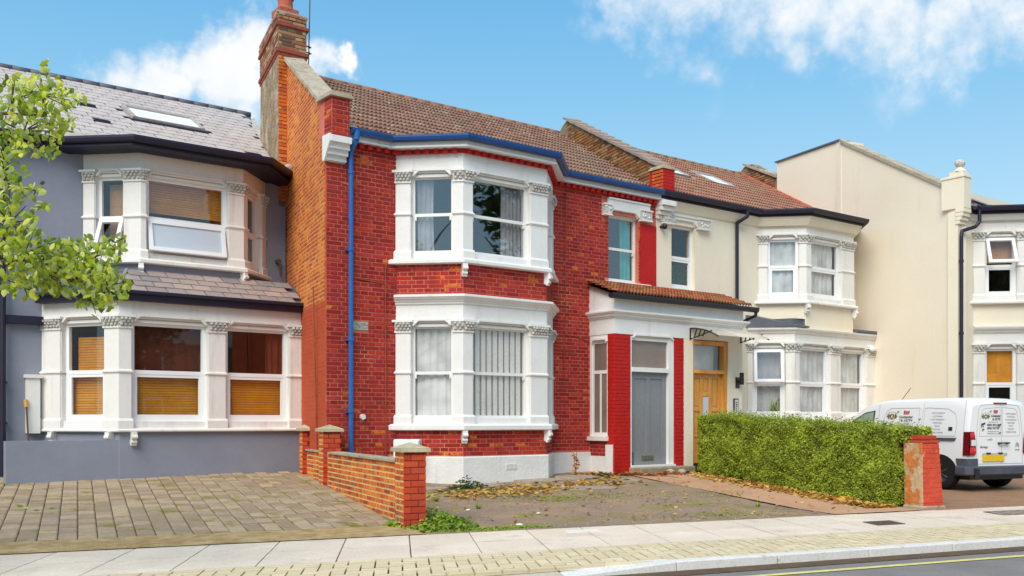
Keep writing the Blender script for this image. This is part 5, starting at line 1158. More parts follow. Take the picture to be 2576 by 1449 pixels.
m = MB(); m.slab((0, 0), DF, [(-6.64, 8.74), (-8.2, 9.46), (-8.2, 9.52), (-6.64, 8.82)], -.4, .06); m.build('parapet_coping', 'coping', fh)
m = MB(); m.seg((0, 0), X1, -.01, .30, -.40, .16, 6.52, 7.30); m.seg((0, 0), X1, -.03, .32, -.42, .18, 7.24, 7.28); m.build('pier', 'cream', fh)
m = MB()
for (z0, z1, o) in ((6.42, 6.52, .16), (6.33, 6.42, .13), (6.24, 6.33, .09), (6.15, 6.24, .05)): m.seg((0, 0), X1, -.02, .31, -.05, o, z0, z1 - .012); m.seg((0, 0), X1, -.01, .30, -.05, o - .02, z0 - .013, z1)
m.build('corbel', 'cream', fh)
m = MB(); m.seg((0, 0), X1, .02, .27, -.22, .12, 7.30, 7.40); m.lathe((.15, .03, 7.40), [(.15, 0), (.12, .05), (.07, .08), (.055, .13)], 16); m.build('pedestal', 'cream', fh)
m = MB(); m.ball((.15, .03, 7.60), .12, 18, .85); m.build('ball_finial', 'carved', fh, smooth=True)
def amber(b, P, d, a0, a1, z0, z1, zm):
    m = MB(); m.seg(P, d, a0 + .03, a1 - .03, -.22, -.2, zm, z1); m.build('blind', 'blind', b)
def amber2(b, P, d, a0, a1, z0, z1, zm):
    m = MB(); m.seg(P, d, a0 + .03, a1 - .03, -.3, -.28, zm + .1, z1); m.build('blind', 'blind_dull', b)
bay('bay_window', fh, B4, (1.40, 1.5, 1.60, 2.40, 3.26, 3.62), [[(.27, 1.0, 'upvc', dict(inner=amber, glass='glass_clear'))], [(.2, 1.5, 'upvc', dict(inner=amber, glass='glass'))], [(.2, .95, 'upvc', {})]], None, 'white')
open_glass = ['glass']
bay('bay_window', fh, B4, (4.30, 4.38, 4.50, 5.22, 5.95, 6.32), [[(.27, 1.0, 'upvc', dict(inner=amber2, glass='glass', open_top=rad(24)))], [(.2, 1.5, 'upvc', dict(inner=lace))], [(.2, .95, 'upvc', {})]], None, 'white')
m = MB(); m.sweep(B4, [(-.2, 3.74), (-.012, 3.74), (-.012, 4.32), (-.2, 4.32)]); m.build('bay_wall', 'cream', fh)
m = MB(); m.sweep(B4, [(-.2, .2), (-.012, .2), (-.012, 1.42), (-.2, 1.42)]); m.build('plinth', 'cream', fh)
m = MB(); m.sweep(B4, [(-.1, 3.60), (0, 3.60), (.03, 3.62), (.05, 3.66), (.10, 3.70), (.12, 3.74), (.12, 3.77), (-.1, 3.80)]); m.build('cornice', 'white', fh)
E4 = [(.35, 0), (.62, 0), (1.52, -.92), (3.53, -.92), (4.45, 0), (6.5, 0)]
m = MB(); m.sweep(E4, [(-.2, 6.30), (.03, 6.30), (.12, 6.42), (-.2, 6.42)]); m.build('eaves_cove', 'white', fh)
m = MB(); m.sweep(E4, [(-.2, 6.42), (.16, 6.42), (.16, 6.52), (-.2, 6.52)]); m.build('fascia', 'navy', fh); gutter(fh, off(E4, .16), 6.60, 'navy')
m = MB(); m.pipe([(.50, -.26, 6.5), (.50, -.26, 6.22), (.42, -.2, 6.10), (.06, -.07, 5.98), (.03, -.07, 5.85), (.03, -.07, 1.3)], .042, 10)
for z in (5.3, 3.6, 2.0): m.tube((.03, -.07, z), (.03, -.07, z - .06), .054, 10)
m.build('downpipe', 'navy', fh)
m = MB(); m.prism([(.62, .4), (.66, -.12), (1.50, -1.06), (3.55, -1.06), (4.5, -.1), (4.6, .4)], 6.50, lambda x, y: 6.56 + (y + 1.06) * .10); m.build('bay_roof', 'slate_red', fh); m = MB(); m.add([(.22, -.16, 6.56), (6.5, -.16, 6.56), (6.9, 1.5, 7.42), (.65, 1.5, 7.42), (8.0, 6, 7.44), (1.8, 6, 7.44)], [(0, 1, 2, 3), (3, 2, 4, 5)]); r4 = m.build('roof', 'lead', fh, fix=False)
scatter(roof_mats(lambda y: .42 + fx(y), lambda y: 5.6 + fx(y), -.16, 6.59, 1.5, 7.44, .28, .26, 1), *slate_tmpl(.26, .42), 'slate_red', r4, 'roof_slate', root=fh, limit=120)
def plate4(x0, x1, y0, y1, mat, h=.09):
    sl = .86 / 1.66; m = MB(); m.add([(x + fx(y), y, 6.58 + (y + .16) * sl + hh) for hh in (0, h) for x, y in ((x0, y0), (x1, y0), (x1, y1), (x0, y1))], BOXF); return m.build('rooflight', mat, fh)
plate4(.75, 1.5, .45, 1.0, 'navy'); a = plate4(.80, 1.45, .5, .95, 'glass_sky', .10); plate4(1.9, 2.6, .1, 1.4, 'navy', .08); plate4(1.98, 2.52, .2, 1.32, 'slate_red', .09)
m = MB(); m.prism([(3.6, 2.2), (7.5, 2.2), (7.5, 5), (4.2, 5)], 6.8, 7.95); m.build('dormer', 'cream', fh)
room(fh, B4[0][0] + .3, 4.0, .02, 2.5, 1.3, 3.55); room(fh, B4[0][0] + .3, 4.0, .02, 2.5, 4.35, 6.3)

# =================================================================== brick garden wall on the left boundary
GX = 3.84; GY0, GY1 = 12.14, 18.92
gwall = empty('garden_wall', (GX, GY0, .12), 0, 'low orange brick garden wall with three capped piers between the two forecourts', 'garden wall')
WD = (0, -1)                                            # left face looks at the grey house's forecourt
m = MB(); m.box(.04, .235, .3, 4.85, -.1, .84); m.box(.04, .085, 4.85, GY1 - GY0, -.1, .84); m.build('wall', 'mortar_garden', gwall)
gi = brick_items((.04, 0), WD, -(GY1 - GY0), -.30, .0, .84, pitch=.30, course=.0762, bond='flemish', jo=.022, o=.006)
piers = [(0, .40, .985), (4.55, .36, 1.20), (6.2, .30, 1.20)]
for q, (py, dy, top) in enumerate(piers):
    ph = top; w0, w1 = ((-.045, .265), (-.04, .27), (-.05, .085))[q]
    m = MB(); m.box(w0 + .012, w1 - .012, py + .012, py + dy - .012, -.12, ph); p_ = m.build('pier', 'mortar_garden', gwall)
    g2 = brick_items((w0 + .012, py), WD, -dy, 0, .0, ph, pitch=.27, course=.0762, bond='flemish', jo=.022, o=.006); gi += [] if 0 else g2
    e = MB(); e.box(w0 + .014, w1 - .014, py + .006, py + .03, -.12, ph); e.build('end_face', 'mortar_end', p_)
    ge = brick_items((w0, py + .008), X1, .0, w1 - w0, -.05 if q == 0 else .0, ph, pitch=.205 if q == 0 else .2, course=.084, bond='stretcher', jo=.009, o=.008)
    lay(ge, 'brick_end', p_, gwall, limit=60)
    m = MB(); cx, cy = (w0 + w1) / 2, py + dy / 2; hx, hy = (w1 - w0) / 2 + .045, dy / 2 + .045
    m.box(cx - hx, cx + hx, cy - hy, cy + hy, ph, ph + .05)
    m.add([(cx - hx, cy - hy, ph + .05), (cx + hx, cy - hy, ph + .05), (cx + hx, cy + hy, ph + .05), (cx - hx, cy + hy, ph + .05), (cx, cy, ph + .125)], [(0, 1, 4), (1, 2, 4), (2, 3, 4), (3, 0, 4)])
    m.build('pier_cap', 'capstone', gwall, bevel=.008)
lay(gi, 'brick_garden', gwall, gwall, limit=300)
for k in range(26):
    y0 = .42 + k * .235; y1 = y0 + .229
    if y1 > 6.3: break
    if 4.5 < y0 + .1 < 4.95: continue
    m = MB(); m.box(.005, .275 if y1 < 4.9 else .085, y0, y1, .84, .868 + .004 * R()); m.build('coping_tile', 'coping', gwall)

# red gate pier on the right
gp = empty('gate_pier', (12.07, 11.66, .12), 0, 'red painted leaning brick gate pier with peeling pale side at the end of the hedge', 'pier')
m = MB(); h = 1.04; n = 8
def pl4(z):                                             # tapering, leaning to the left as it rises
    t = z / h; return (.03 - .02 * t, .47 - .10 * t, .0, .36)
vs = []; fs = []
for i in range(n + 1):
    z = h * i / n; a, b, c, d = pl4(z); j = .006 * math.sin(i * 2.1)
    vs += [(a + j, c, z), (b + j, c + .0, z), (b, d, z), (a, d, z)]
for i in range(n): fs += [(i * 4 + j, i * 4 + (j + 1) % 4, i * 4 + 4 + (j + 1) % 4, i * 4 + 4 + j) for j in range(4)]
m.add(vs, fs + [(0, 1, 2, 3), (n * 4, n * 4 + 1, n * 4 + 2, n * 4 + 3)])
M['pier_red'] = mk('pier_red', (.62, .085, .04), (.52, .06, .03), 2.6, bump=.9, bs=18, bw=.02, patch=((.66, .40, .26), 5.5, .66, .70))
M['pier_side'] = mk('pier_side', (.60, .44, .26), (.48, .30, .16), 4, bump=1., bs=18, bw=.03, patch=((.60, .20, .05), 5., .50, .56))
gpb = m.build('body', 'pier_red', gp, bevel=.015)
m = MB(); a, b, c, d = pl4(0); m.add([(a - .012, .0, 0), (a - .012, .36, 0), (pl4(h)[0] - .014, .36, h), (pl4(h)[0] - .014, 0, h), (a + .03, .0, 0), (a + .03, .36, 0), (pl4(h)[0] + .03, .36, h), (pl4(h)[0] + .03, 0, h)], BOXF); m.build('peeling_side', 'pier_side', gp)
gb = []
for k in range(13):
    z = .02 + k * .078; a, b, _, _ = pl4(z)
    st = 0 if k % 2 else .5; x = a + .01 - st * .2
    while x < b - .02:
        x0 = max(x, a + .008); x1 = min(x + .2, b - .008)
        if x1 - x0 > .03:
            mm = MB(); mm.box(x0, x1 - .004, -.003 - .006 * R(), .02, z, z + .074); mm.build('brick', 'pier_red', gp, bevel=.006)
        x += .2
m = MB(); m.box(.005, .375, -.015, .37, h, h + .04); m.build('band', 'brick_end', gp, bevel=.01); m = MB(); m.box(.035, .345, .02, .33, h + .045, h + .12); m.build('cap', 'brick_end', gp, bevel=.015)
m = MB(); m.box(-.01, .50, -.02, .38, -.03, .055); m.build('foot', 'coping', gp, bevel=.02)

# =================================================================== hedge
hx0, hx1, hy0, hy1 = 11.93, 12.66, 12.08, 17.55
hd = empty('hedge', (hx0, hy0, .12), 0, 'dense clipped green hedge between the red pier and the front doors', 'hedge')
def hside(y, z): return noise.noise(Vector((y * 1.4, z * 1.9, 4))) * .11 + noise.noise(Vector((y * 4.5, z * 5, 9))) * .06
def htop(x, y): return 1.245 + (y) * .045 + noise.noise(Vector((x * 3, y * 2.1, 7))) * .06 + noise.noise(Vector((x * 9, y * 7, 2))) * .035
HL = hy1 - hy0; HWd = hx1 - hx0
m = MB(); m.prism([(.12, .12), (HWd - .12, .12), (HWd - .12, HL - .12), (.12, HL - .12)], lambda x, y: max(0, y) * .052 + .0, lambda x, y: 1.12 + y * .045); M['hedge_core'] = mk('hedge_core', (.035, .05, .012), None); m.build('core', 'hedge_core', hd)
M['twig'] = mk('twig', (.10, .07, .04), None)
m = MB()
for _ in range(420):
    y = R() * HL; z = .03 + y * .05 + R() * .9; x = .03 + .05 * R(); m.tube((x + .05, y, z), (x - .03 + .04 * R(), y + (R() - .5) * .3, z + .12 * R() + .05), .004, 4)
tag(m.build('twigs', 'twig', hd, fix=False), kind='stuff')
def leaf_add(mb, c, s, nrm, roll, curl=.25, asp=.5):
    u = nrm.orthogonal().normalized(); v = nrm.cross(u).normalized(); a = u * math.cos(roll) + v * math.sin(roll); b = nrm.cross(a)
    p0 = c - a * s * .5; p3 = c + a * s * .5 - nrm * s * curl * .6
    l1 = c - a * s * .12 + b * s * asp * .5 - nrm * s * curl * .2; r1 = c - a * s * .12 - b * s * asp * .5 - nrm * s * curl * .2; mid = c
    mb.add([p0, l1, mid, r1, p3], [(0, 1, 2), (0, 2, 3), (2, 1, 4), (2, 4, 3)])
def hleaves(n, where):
    mb = MB()
    for _ in range(n):
        if where == 'side':
            y = R() * HL; z0 = .03 + y * .055; zt = htop(0, y); z = z0 + (zt - z0) * R() ** .9; dens = noise.noise(Vector((y * 2.4, z * 3.2, 1)))
            if R() < .30 - dens * .5: z = z0 + (zt - z0) * R()
            c = Vector((.03 - hside(y, z) - .06 * R() * R() + .07 * R(), y, z)); nr = Vector((-1, (R() - .5) * 1.5, .35 + (R() - .35) * 1.4)).normalized()
        elif where == 'top':
            x = R() * HWd; y = R() * HL; c = Vector((x, y, htop(x, y) - .05 + .08 * R() + .12 * R() ** 5)); nr = Vector(((R() - .5) * 1.6, (R() - .5) * 1.6, 1)).normalized()
        elif where == 'front':
            x = R() * HWd; z = .05 + R() * 1.2; c = Vector((x, .04 - hside(x, z) - .06 * R(), z)); nr = Vector(((R() - .5) * 1.5, -1, .3 + (R() - .4) * 1.3)).normalized()
        elif where == 'back':
            x = R() * HWd; z = .35 + R() * 1.15; c = Vector((x, HL + hside(x, z) + .04 * R(), z)); nr = Vector(((R() - .5), 1, .3)).normalized()
        else:
            y = R() * HL; z = .1 + y * .05 + R() * 1.1; c = Vector((HWd + hside(y, z), y, z)); nr = Vector((1, (R() - .5), .4)).normalized()
        leaf_add(mb, c, .024 + .026 * R(), nr, R() * 6.28, .3, .62)
    return mb
for wh, n in (('side', 60000), ('top', 12000), ('front', 6000), ('back', 4000), ('right', 6000)):
    tag(hleaves(n, wh).build('leaves', 'leaf_hedge', hd, fix=False), kind='stuff')
mb = MB()                                              # shoots spilling over the pier
for _ in range(2200):
    a = R() * 6.28; r = .30 * R() ** .5; c = Vector((.38 + r * 1.2 * math.cos(a), .02 + r * .9 * math.sin(a), 1.05 + .24 * R())); leaf_add(mb, c, .045 + .03 * R(), Vector((R() - .5, -R(), R())).normalized(), R() * 6.28, .3, .62)
tag(mb.build('leaves', 'leaf_hedge', hd, fix=False), kind='stuff')
mb = MB()                                              # stray shoots
for _ in range(150):
    x = R() * HWd * .8; y = R() * HL; p0 = Vector((x, y, htop(x, y) - .05)); d_ = Vector(((R() - .6) * .5, (R() - .5) * .6, 1)).normalized(); l = .10 + .16 * R() ** 2
    if R() < .45: p0 = Vector((-.06, y, .3 + R() * .9)); d_ = Vector((-1, (R() - .5) * 1.2, .6)).normalized()
    for q in range(7): leaf_add(mb, p0 + d_ * l * q / 6 + Vector((R() - .5, R() - .5, R() - .5)) * .03, .045, Vector((R() - .5, -.6, R())).normalized(), R() * 6.28, .3, .6)
tag(mb.build('shoots', 'leaf_hedge', hd, fix=False), kind='stuff')

# =================================================================== fallen leaves, moss and weeds
def gz(x, y): return zf(y) + rel(x, y) * min(1, (y - PY1) * 3) if x < 10.25 else (zf(y) + .012 if x < 11.95 else .42)
def litter(name, n, fn, mat, label, size=(.07, .13), cat='fallen leaves', lift=.012):
    mb = MB()
    for _ in range(n):
        x, y = fn(); s = size[0] + (size[1] - size[0]) * R(); nr = Vector(((R() - .5) * .9, (R() - .5) * .9, 1)).normalized()
        leaf_add(mb, Vector((x, y, gz(x, y) + lift + .03 * R() * R())), s, nr, R() * 6.28, (R() - .5) * .9, .8)
    return tag(mb.build(name, mat, None, fix=False), label, cat, kind='stuff')
def band(pts, w_):
    def f():
        i = min(int(R() * (len(pts) - 1)), len(pts) - 2); t = R(); a, b = pts[i], pts[i + 1]; r = (R() + R() + R() - 1.5) * w_; return (a[0] + (b[0] - a[0]) * t + (R() - .5) * .1, a[1] + (b[1] - a[1]) * t + r)
    return f
litter('fallen_leaves', 760, band([(5.5, 15.2), (6.6, 15.4), (7.7, 15.85), (9.0, 16.4), (9.8, 16.9)], .62), 'leaf_dead', 'drift of yellow fallen leaves across the forecourt in front of the bay')
litter('fallen_leaves', 420, band([(9.0, 17.55), (9.9, 17.75), (10.3, 17.55), (10.7, 17.3), (11.7, 17.6)], .22), 'leaf_rust', 'rusty brown dead leaves heaped along the foot of the porch')
litter('fallen_leaves', 2300, (lambda: (11.86 - .62 * R() * R() * (1 if R() < .9 else 1.4), 12.0 + 5.2 * R() ** 1.7)), 'leaf_dead', 'orange and yellow leaves piled along the bottom of the hedge', (.06, .12))
litter('fallen_leaves', 330, lambda: (4.0 + R() * 6.8, 11.7 + R() * 5), 'leaf_dead', 'single dry leaves scattered over the broken asphalt', (.04, .09))
litter('fallen_leaves', 120, band([(4.0, 15.2), (5.3, 15.3)], .15), 'leaf_dead', 'yellow leaves behind the end pier of the brick garden wall')
def tuft(name, x, y, n, rx, ry, mat, label, h=.12, lf=.05, cat='weeds'):
    mb = MB()
    for _ in range(n):
        a = R() * 6.28; r = R() ** .6; px__ = x + rx * r * math.cos(a); py__ = y + ry * r * math.sin(a); s = lf * (.6 + .8 * R())
        leaf_add(mb, Vector((px__, py__, gz(px__, py__) + h * R() * (1.1 - r))), s, Vector((R() - .5, R() - .6, .7)).normalized(), R() * 6.28, .4, .6)
    return tag(mb.build(name, mat, None, fix=False), label, cat, kind='stuff')
tuft('weeds', 4.25, 12.35, 1500, .62, .60, 'leaf_weed', 'bright green weeds sprawling beside the end pier of the brick wall', .22, .07)
tuft('weeds', 4.9, 11.75, 700, .85, .16, 'leaf_weed', 'thin green weeds along the back edge of the pavement', .05, .04)
tuft('weeds', 6.2, 16.15, 320, .42, .12, 'leaf_dark', 'dark green weed against the white plinth of the red house', .22, .06)
tuft('weeds', 9.5, 17.35, 200, .35, .12, 'leaf_dark', 'dark green weed at the foot of the red porch pier', .12, .06)
tuft('moss', 7.3, 14.6, 1300, 1.8, .5, 'moss', 'patch of yellow green moss in the middle of the asphalt', .012, .035, 'moss')
tuft('moss', 6.8, 15.8, 1600, 1.7, .25, 'moss', 'long mossy strip under the yellow leaves before the bay', .02, .04, 'moss')
tuft('moss', 8.6, 12.2, 900, 1.8, .3, 'moss', 'thin moss along the pavement end of the asphalt', .01, .03, 'moss')
tuft('moss', 10.1, 14.4, 500, .9, .4, 'moss', 'small moss patch left of the pinkish path', .01, .03, 'moss')
for k, (x, y, lab) in enumerate(((5.4, 13.6, 'spiky grass tuft in the brown asphalt nearest the brick wall'), (5.1, 14.6, 'small grass tuft further back near the meter box'), (9.9, 12.9, 'pale grass tuft near the pinkish path'))):
    mb = MB()
    for _ in range(46):
        a = R() * 6.28; l = .05 + .09 * R(); r = .02 * R(); c = Vector((r * math.cos(a), r * math.sin(a), 0)); d = Vector((math.cos(a) * .8, math.sin(a) * .8, .5 + R())).normalized(); s = Vector((-math.sin(a), math.cos(a), 0)) * .006
        mb.add([c - s, c + s, c + d * l], [(0, 1, 2)])
    o = mb.build('grass_tuft', 'leaf_weed', None, fix=False); o.location = (x, y, gz(x, y)); tag(o, lab, 'grass', 'grass tufts on the forecourt')
mb = MB(); 
for _ in range(60): leaf_add(mb, Vector((.12 * (R() - .5), .1 * (R() - .5), R() * .45)), .06, Vector((R() - .5, R() - 1, .4)).normalized(), R() * 6.28, .4, .7)
for _ in range(4): mb.tube((0, 0, 0), (.1 * (R() - .5), .05, .5), .005, 4)
o = mb.build('dead_plant', 'leaf_rust', None, fix=False); o.location = (9.0, 17.45, .42); tag(o, 'withered brown stem plant against the white plinth by the porch', 'plant')
for k, (x, y, lab) in enumerate(((11.25, 17.55, 'pale rounded stone left of a pair by the hedge end'), (11.5, 17.5, 'pale rounded stone right of a pair by the hedge end'))):
    m = MB(); m.ball((0, 0, .04), .09, 10, .7); o = m.build('stone', 'coping', None, smooth=True); o.location = (x, y, gz(x, y)); tag(o, lab, 'stone', 'two pale stones by the hedge end')
m = MB()
for k in range(5): m.add([(.09 * math.cos(t + k) * (.6 + .5 * R()), .06 * math.sin(t + k), .02 * R() + .015 * k) for t in (0, 1.7, 3.2, 4.6)], [(0, 1, 2, 3)])
M['wrap'] = mk('wrap', (.45, .62, .78), (.7, .76, .8), 20, rough=.3)
o = m.build('litter_wrapper', 'wrap', None, fix=False); o.location = (9.65, 16.6, gz(9.65, 16.6)); tag(o, 'crumpled pale blue wrapper lying in front of the doorstep', 'litter')
m = MB()                                              # leaves on the left paving
for x, y in ((-.62, 15.1), (-.5, 14.9), (-.72, 15.3), (-.3, 15.0)): leaf_add(m, Vector((x, y, zl(y) + .02)), .14, Vector((.2, -.2, 1)).normalized(), R() * 6, .3, .8)
tag(m.build('fallen_leaves', 'leaf_tree', None, fix=False), 'few fresh yellow leaves on the block paving at the left edge', 'fallen leaves', kind='stuff')
exec_van = True
# =================================================================== white van
van = empty('parked_van', (15.12, 13.50, .205), 0, 'white panel van with shop lettering parked behind the hedge, rear doors to the street', 'van')
van.scale = (1.07, 1.10, 1.0)
VL, VW, VH = 3.86, 1.50, 1.74
def halfw(z, hr):
    """half width against height, hr = roof height at that station"""
    if z < .95: return VW / 2
    t = (z - .95) / max(hr - .95, .01); return VW / 2 * (1 - .13 * t ** 1.25)
st = [(0.0, 1.60), (.03, 1.66), (.12, 1.715), (.5, 1.74), (1.2, 1.74), (1.9, 1.735), (2.25, 1.69), (2.5, 1.60), (2.75, 1.46), (3.0, 1.28), (3.15, 1.10), (3.5, 1.0), (3.75, .85), (3.86, .6)]
rows = []
for s, hr in st:
    cut = .28; zz = [cut + (hr - .06 - cut) * i / 9 for i in range(10)]
    end = 1 - (.035 if s == 0 else (.012 if s == .03 else 0)) - (.10 * max(0, (s - 3.4) / .46) ** 2)
    left = [(-halfw(z, hr) * end, z) for z in zz]; w_ = halfw(zz[-1], hr) * end
    top = [(-w_ * .97, hr - .028), (-w_ * .88, hr - .006), (-w_ * .5, hr + .012), (0, hr + .018), (w_ * .5, hr + .012), (w_ * .88, hr - .006), (w_ * .97, hr - .028)]
    right = [(-a, z) for a, z in reversed(left)]
    rows.append([(VW / 2 + a, s, z) for a, z in left + top + right])
k = len(rows[0]); m = MB(); m.v = [p for r in rows for p in r]
m.f = [(i * k + j, i * k + j + 1, (i + 1) * k + j + 1, (i + 1) * k + j) for i in range(len(rows) - 1) for j in range(k - 1)]
m.f += [tuple(range(k)), tuple((len(rows) - 1) * k + j for j in range(k))[::-1]]
vb = m.build('body', 'van', van, smooth=True)
for p in vb.data.polygons:
    if len(p.vertices) > 6: p.use_smooth = False
ed = vb.modifiers.new('edge', 'EDGE_SPLIT'); ed.split_angle = rad(38)
def hw(z): return halfw(z, 1.74)
def side(poly, mat, name, h=.006, par=van):             # polygon on the left side, (y, z), following the body
    m = MB(); n = len(poly); m.add([(VW / 2 - hw(z) - h, y, z) for y, z in poly] + [(VW / 2 - hw(z) + .01, y, z) for y, z in poly], [tuple(range(n))] + [(i, (i + 1) % n, n + (i + 1) % n, n + i) for i in range(n)]); return m.build(name, mat, par)
def rear(poly, mat, name, h=.006, par=van, y0=0):
    m = MB(); n = len(poly); m.add([(x, y0 - h, z) for x, z in poly] + [(x, .02, z) for x, z in poly], [tuple(range(n))] + [(i, (i + 1) % n, n + (i + 1) % n, n + i) for i in range(n)]); return m.build(name, mat, par)
def band_s(pts, wd=.008, f=None, mat='seam', name='seam'):
    m = MB()
    for a, b in zip(pts, pts[1:]):
        if f == 's': m.tube((VW / 2 - hw(a[1]) - .001, a[0], a[1]), (VW / 2 - hw(b[1]) - .001, b[0], b[1]), wd / 2, 5)
        else: m.tube((a[0], -.001, a[1]), (b[0], -.001, b[1]), wd / 2, 5)
    return m.build(name, mat, van)
# side: seams, windows
band_s([(.10, 1.70), (.10, 1.2), (.10, .62)], f='s'); band_s([(1.0, 1.70), (1.03, 1.2), (1.06, .5)], f='s'); band_s([(2.08, 1.64), (2.06, 1.2), (2.02, .5)], .01, 's')
sw_ = [(.98, 1.55), (.90, 1.56), (.45, 1.53), (.30, 1.44), (.25, 1.3), (.27, 1.02), (.98, 1.02)]
band_s(sw_ + [sw_[0]], .010, 's'); sw2 = [(1.10, 1.56), (1.78, 1.56), (1.88, 1.50), (1.92, 1.4), (1.98, 1.02), (1.12, 1.02)]; band_s(sw2 + [sw2[0]], .010, 's')
side([(2.18, 1.52), (2.42, 1.48), (2.7, 1.33), (2.95, 1.14), (3.02, 1.03), (2.2, 1.0)], 'black', 'window_seal', .010); dgl = side([(2.20, 1.50), (2.42, 1.455), (2.66, 1.33), (2.74, 1.04), (2.22, 1.03)], 'glass_van', 'side_window', .016); side([(2.77, 1.26), (2.90, 1.15), (2.95, 1.06), (2.79, 1.04)], 'glass_van', 'side_window', .016)
side([(.24, .985), (1.5, .985), (1.5, .93), (.27, .93)], 'plastic', 'door_rail', .02)
band_s([(.60, .80), (.60, .72), (.68, .71)], .006, 's')
# wheel arches, wheels
def wheel(y, xx, face):
    t = MB(); c = []
    for r, dx in ((.19, .0), (.20, .0), (.30, .0), (.315, .03), (.315, .15), (.30, .18), (.19, .18)): c.append((r, dx))
    n = 28; vs = []; 
    for i in range(n):
        a = 6.2832 * i / n
        for r, dx in c: vs.append((xx + face * dx, y + r * math.cos(a), .315 + r * math.sin(a)))
    kk = len(c); t.add(vs, [(i * kk + j, ((i + 1) % n) * kk + j, ((i + 1) % n) * kk + j + 1, i * kk + j + 1) for i in range(n) for j in range(kk - 1)])
    wh = t.build('wheel', 'rubber', van, smooth=True, fix=True)
    r_ = MB(); r_.tube((xx + face * .03, y, .315), (xx + face * .08, y, .315), .195, 24)
    for i in range(7):
        a = 6.2832 * i / 7; r_.tube((xx + face * .012, y + .05 * math.cos(a), .315 + .05 * math.sin(a)), (xx + face * .012, y + .18 * math.cos(a), .315 + .18 * math.sin(a)), .02, 6)
    r_.build('hub_cap', 'plastic', wh)
for y in (.60, 2.95): wheel(y, .0, 1); wheel(y, VW, -1)
for y in (.60, 2.95):
    m = MB(); n = 14; pts = [(y + .40 * math.cos(math.pi * i / n), .27 + .40 * math.sin(math.pi * i / n)) for i in range(n + 1)]; side(pts, 'black', 'wheel_arch', .004)
side([(.0, .30), (.0, .60), (.24, .60), (.18, .30)], 'plastic', 'bumper_side', .02)
side([(1.02, .28), (1.02, .36), (2.54, .36), (2.54, .28)], 'plastic', 'sill_trim', .012)
m = MB(); m.sweep([(-.02, .22), (-.02, .03), (.05, -.05), (VW - .05, -.05), (VW + .02, .03), (VW + .02, .22)], [(-.12, .28), (.0, .28), (.03, .31), (.03, .44), (.0, .46), (-.12, .46)]); m.sweep([(-.015, .18), (-.015, .05), (.03, -.02), (.22, -.02)], [(-.1, .45), (.0, .45), (.0, .60), (-.1, .60)]); m.build('rear_bumper', 'plastic', van)
m = MB(); m.box(.06, .17, -.10, -.06, .24, .42); m.build('tow_step', 'black', van)
m = MB(); m.box(.10, VW - .10, .05, VL - .2, .20, .30); m.build('underbody', 'black', van)
# rear doors
SPX = .80                                                # left door is the wider
band_s([(.21, .50), (.21, 1.05), (.25, 1.52), (.32, 1.60), (.8, 1.63), (1.2, 1.60), (1.26, 1.52), (1.32, 1.05), (1.33, .50), (.21, .50)], .010); band_s([(SPX, 1.63), (SPX + .01, .50)], .010)
band_s([(.27, 1.02), (.29, 1.30), (.34, 1.50), (.42, 1.54), (.77, 1.56), (.78, 1.02), (.27, 1.02)], .008); band_s([(.83, 1.02), (.83, 1.56), (1.12, 1.54), (1.18, 1.49), (1.25, 1.22), (1.26, 1.02), (.83, 1.02)], .008)
m = MB(); m.box(.62, .92, -.02, .02, 1.625, 1.65); m.build('brake_light', 'lamp_dark', van)
for s, x in ((1, 0), (-1, VW)):
    def P_(pts): return [(x + s * a, z) for a, z in pts]
    tl = rear(P_([(-.008, .66), (.14, .66), (.165, .72), (.15, .95), (.12, 1.10), (-.008, 1.10)]), 'lamp_dark', 'tail_lamp', .03)
    side([(-.03, .66), (.10, .66), (.09, 1.10), (-.03, 1.10)], 'lamp_dark', 'tail_lamp_side', .012) if s == 1 else None
    for (cx, cz, rx, rz, mt_) in ((.085, .745, .075, .075, 'lamp_red'), (.08, 1.03, .06, .06, 'lamp_red')):
        m = MB(); m.lathe((0, 0, 0), [(0, .02), (rx * .7, .015), (rx, 0)], 16); o = m.build('lamp_lens', mt_, tl, smooth=True); o.location = (x + s * cx, -.03, cz); o.rotation_euler = (rad(90), 0, 0)
    m = MB(); m.box(x + s * .09 - .045, x + s * .09 + .045, -.045, -.03, .84, .95); m.build('reversing_lamp', 'lamp_clear', tl)
m = MB(); m.box(.70, .96, -.055, -.03, .875, .90); m.box(.72, .75, -.04, 0, .865, .90); m.box(.91, .94, -.04, 0, .865, .90); m.build('door_handle', 'black', van)
m = MB(); m.box(.34, .94, -.012, .01, .655, .70); m.build('plate_recess', 'seam', van); m = MB(); m.box(.43, .52, -.03, 0, .685, .71); m.box(.72, .81, -.03, 0, .685, .71); m.build('plate_lamp', 'black', van)
m = MB(); m.box(.34, .86, -.02, -.004, .545, .665); m.build('number_plate', 'plate', van)
m = MB(); m.tube((.55, 2.0, 1.74), (.55, 1.78, 1.98), .006, 6); m.build('aerial', 'black', van)
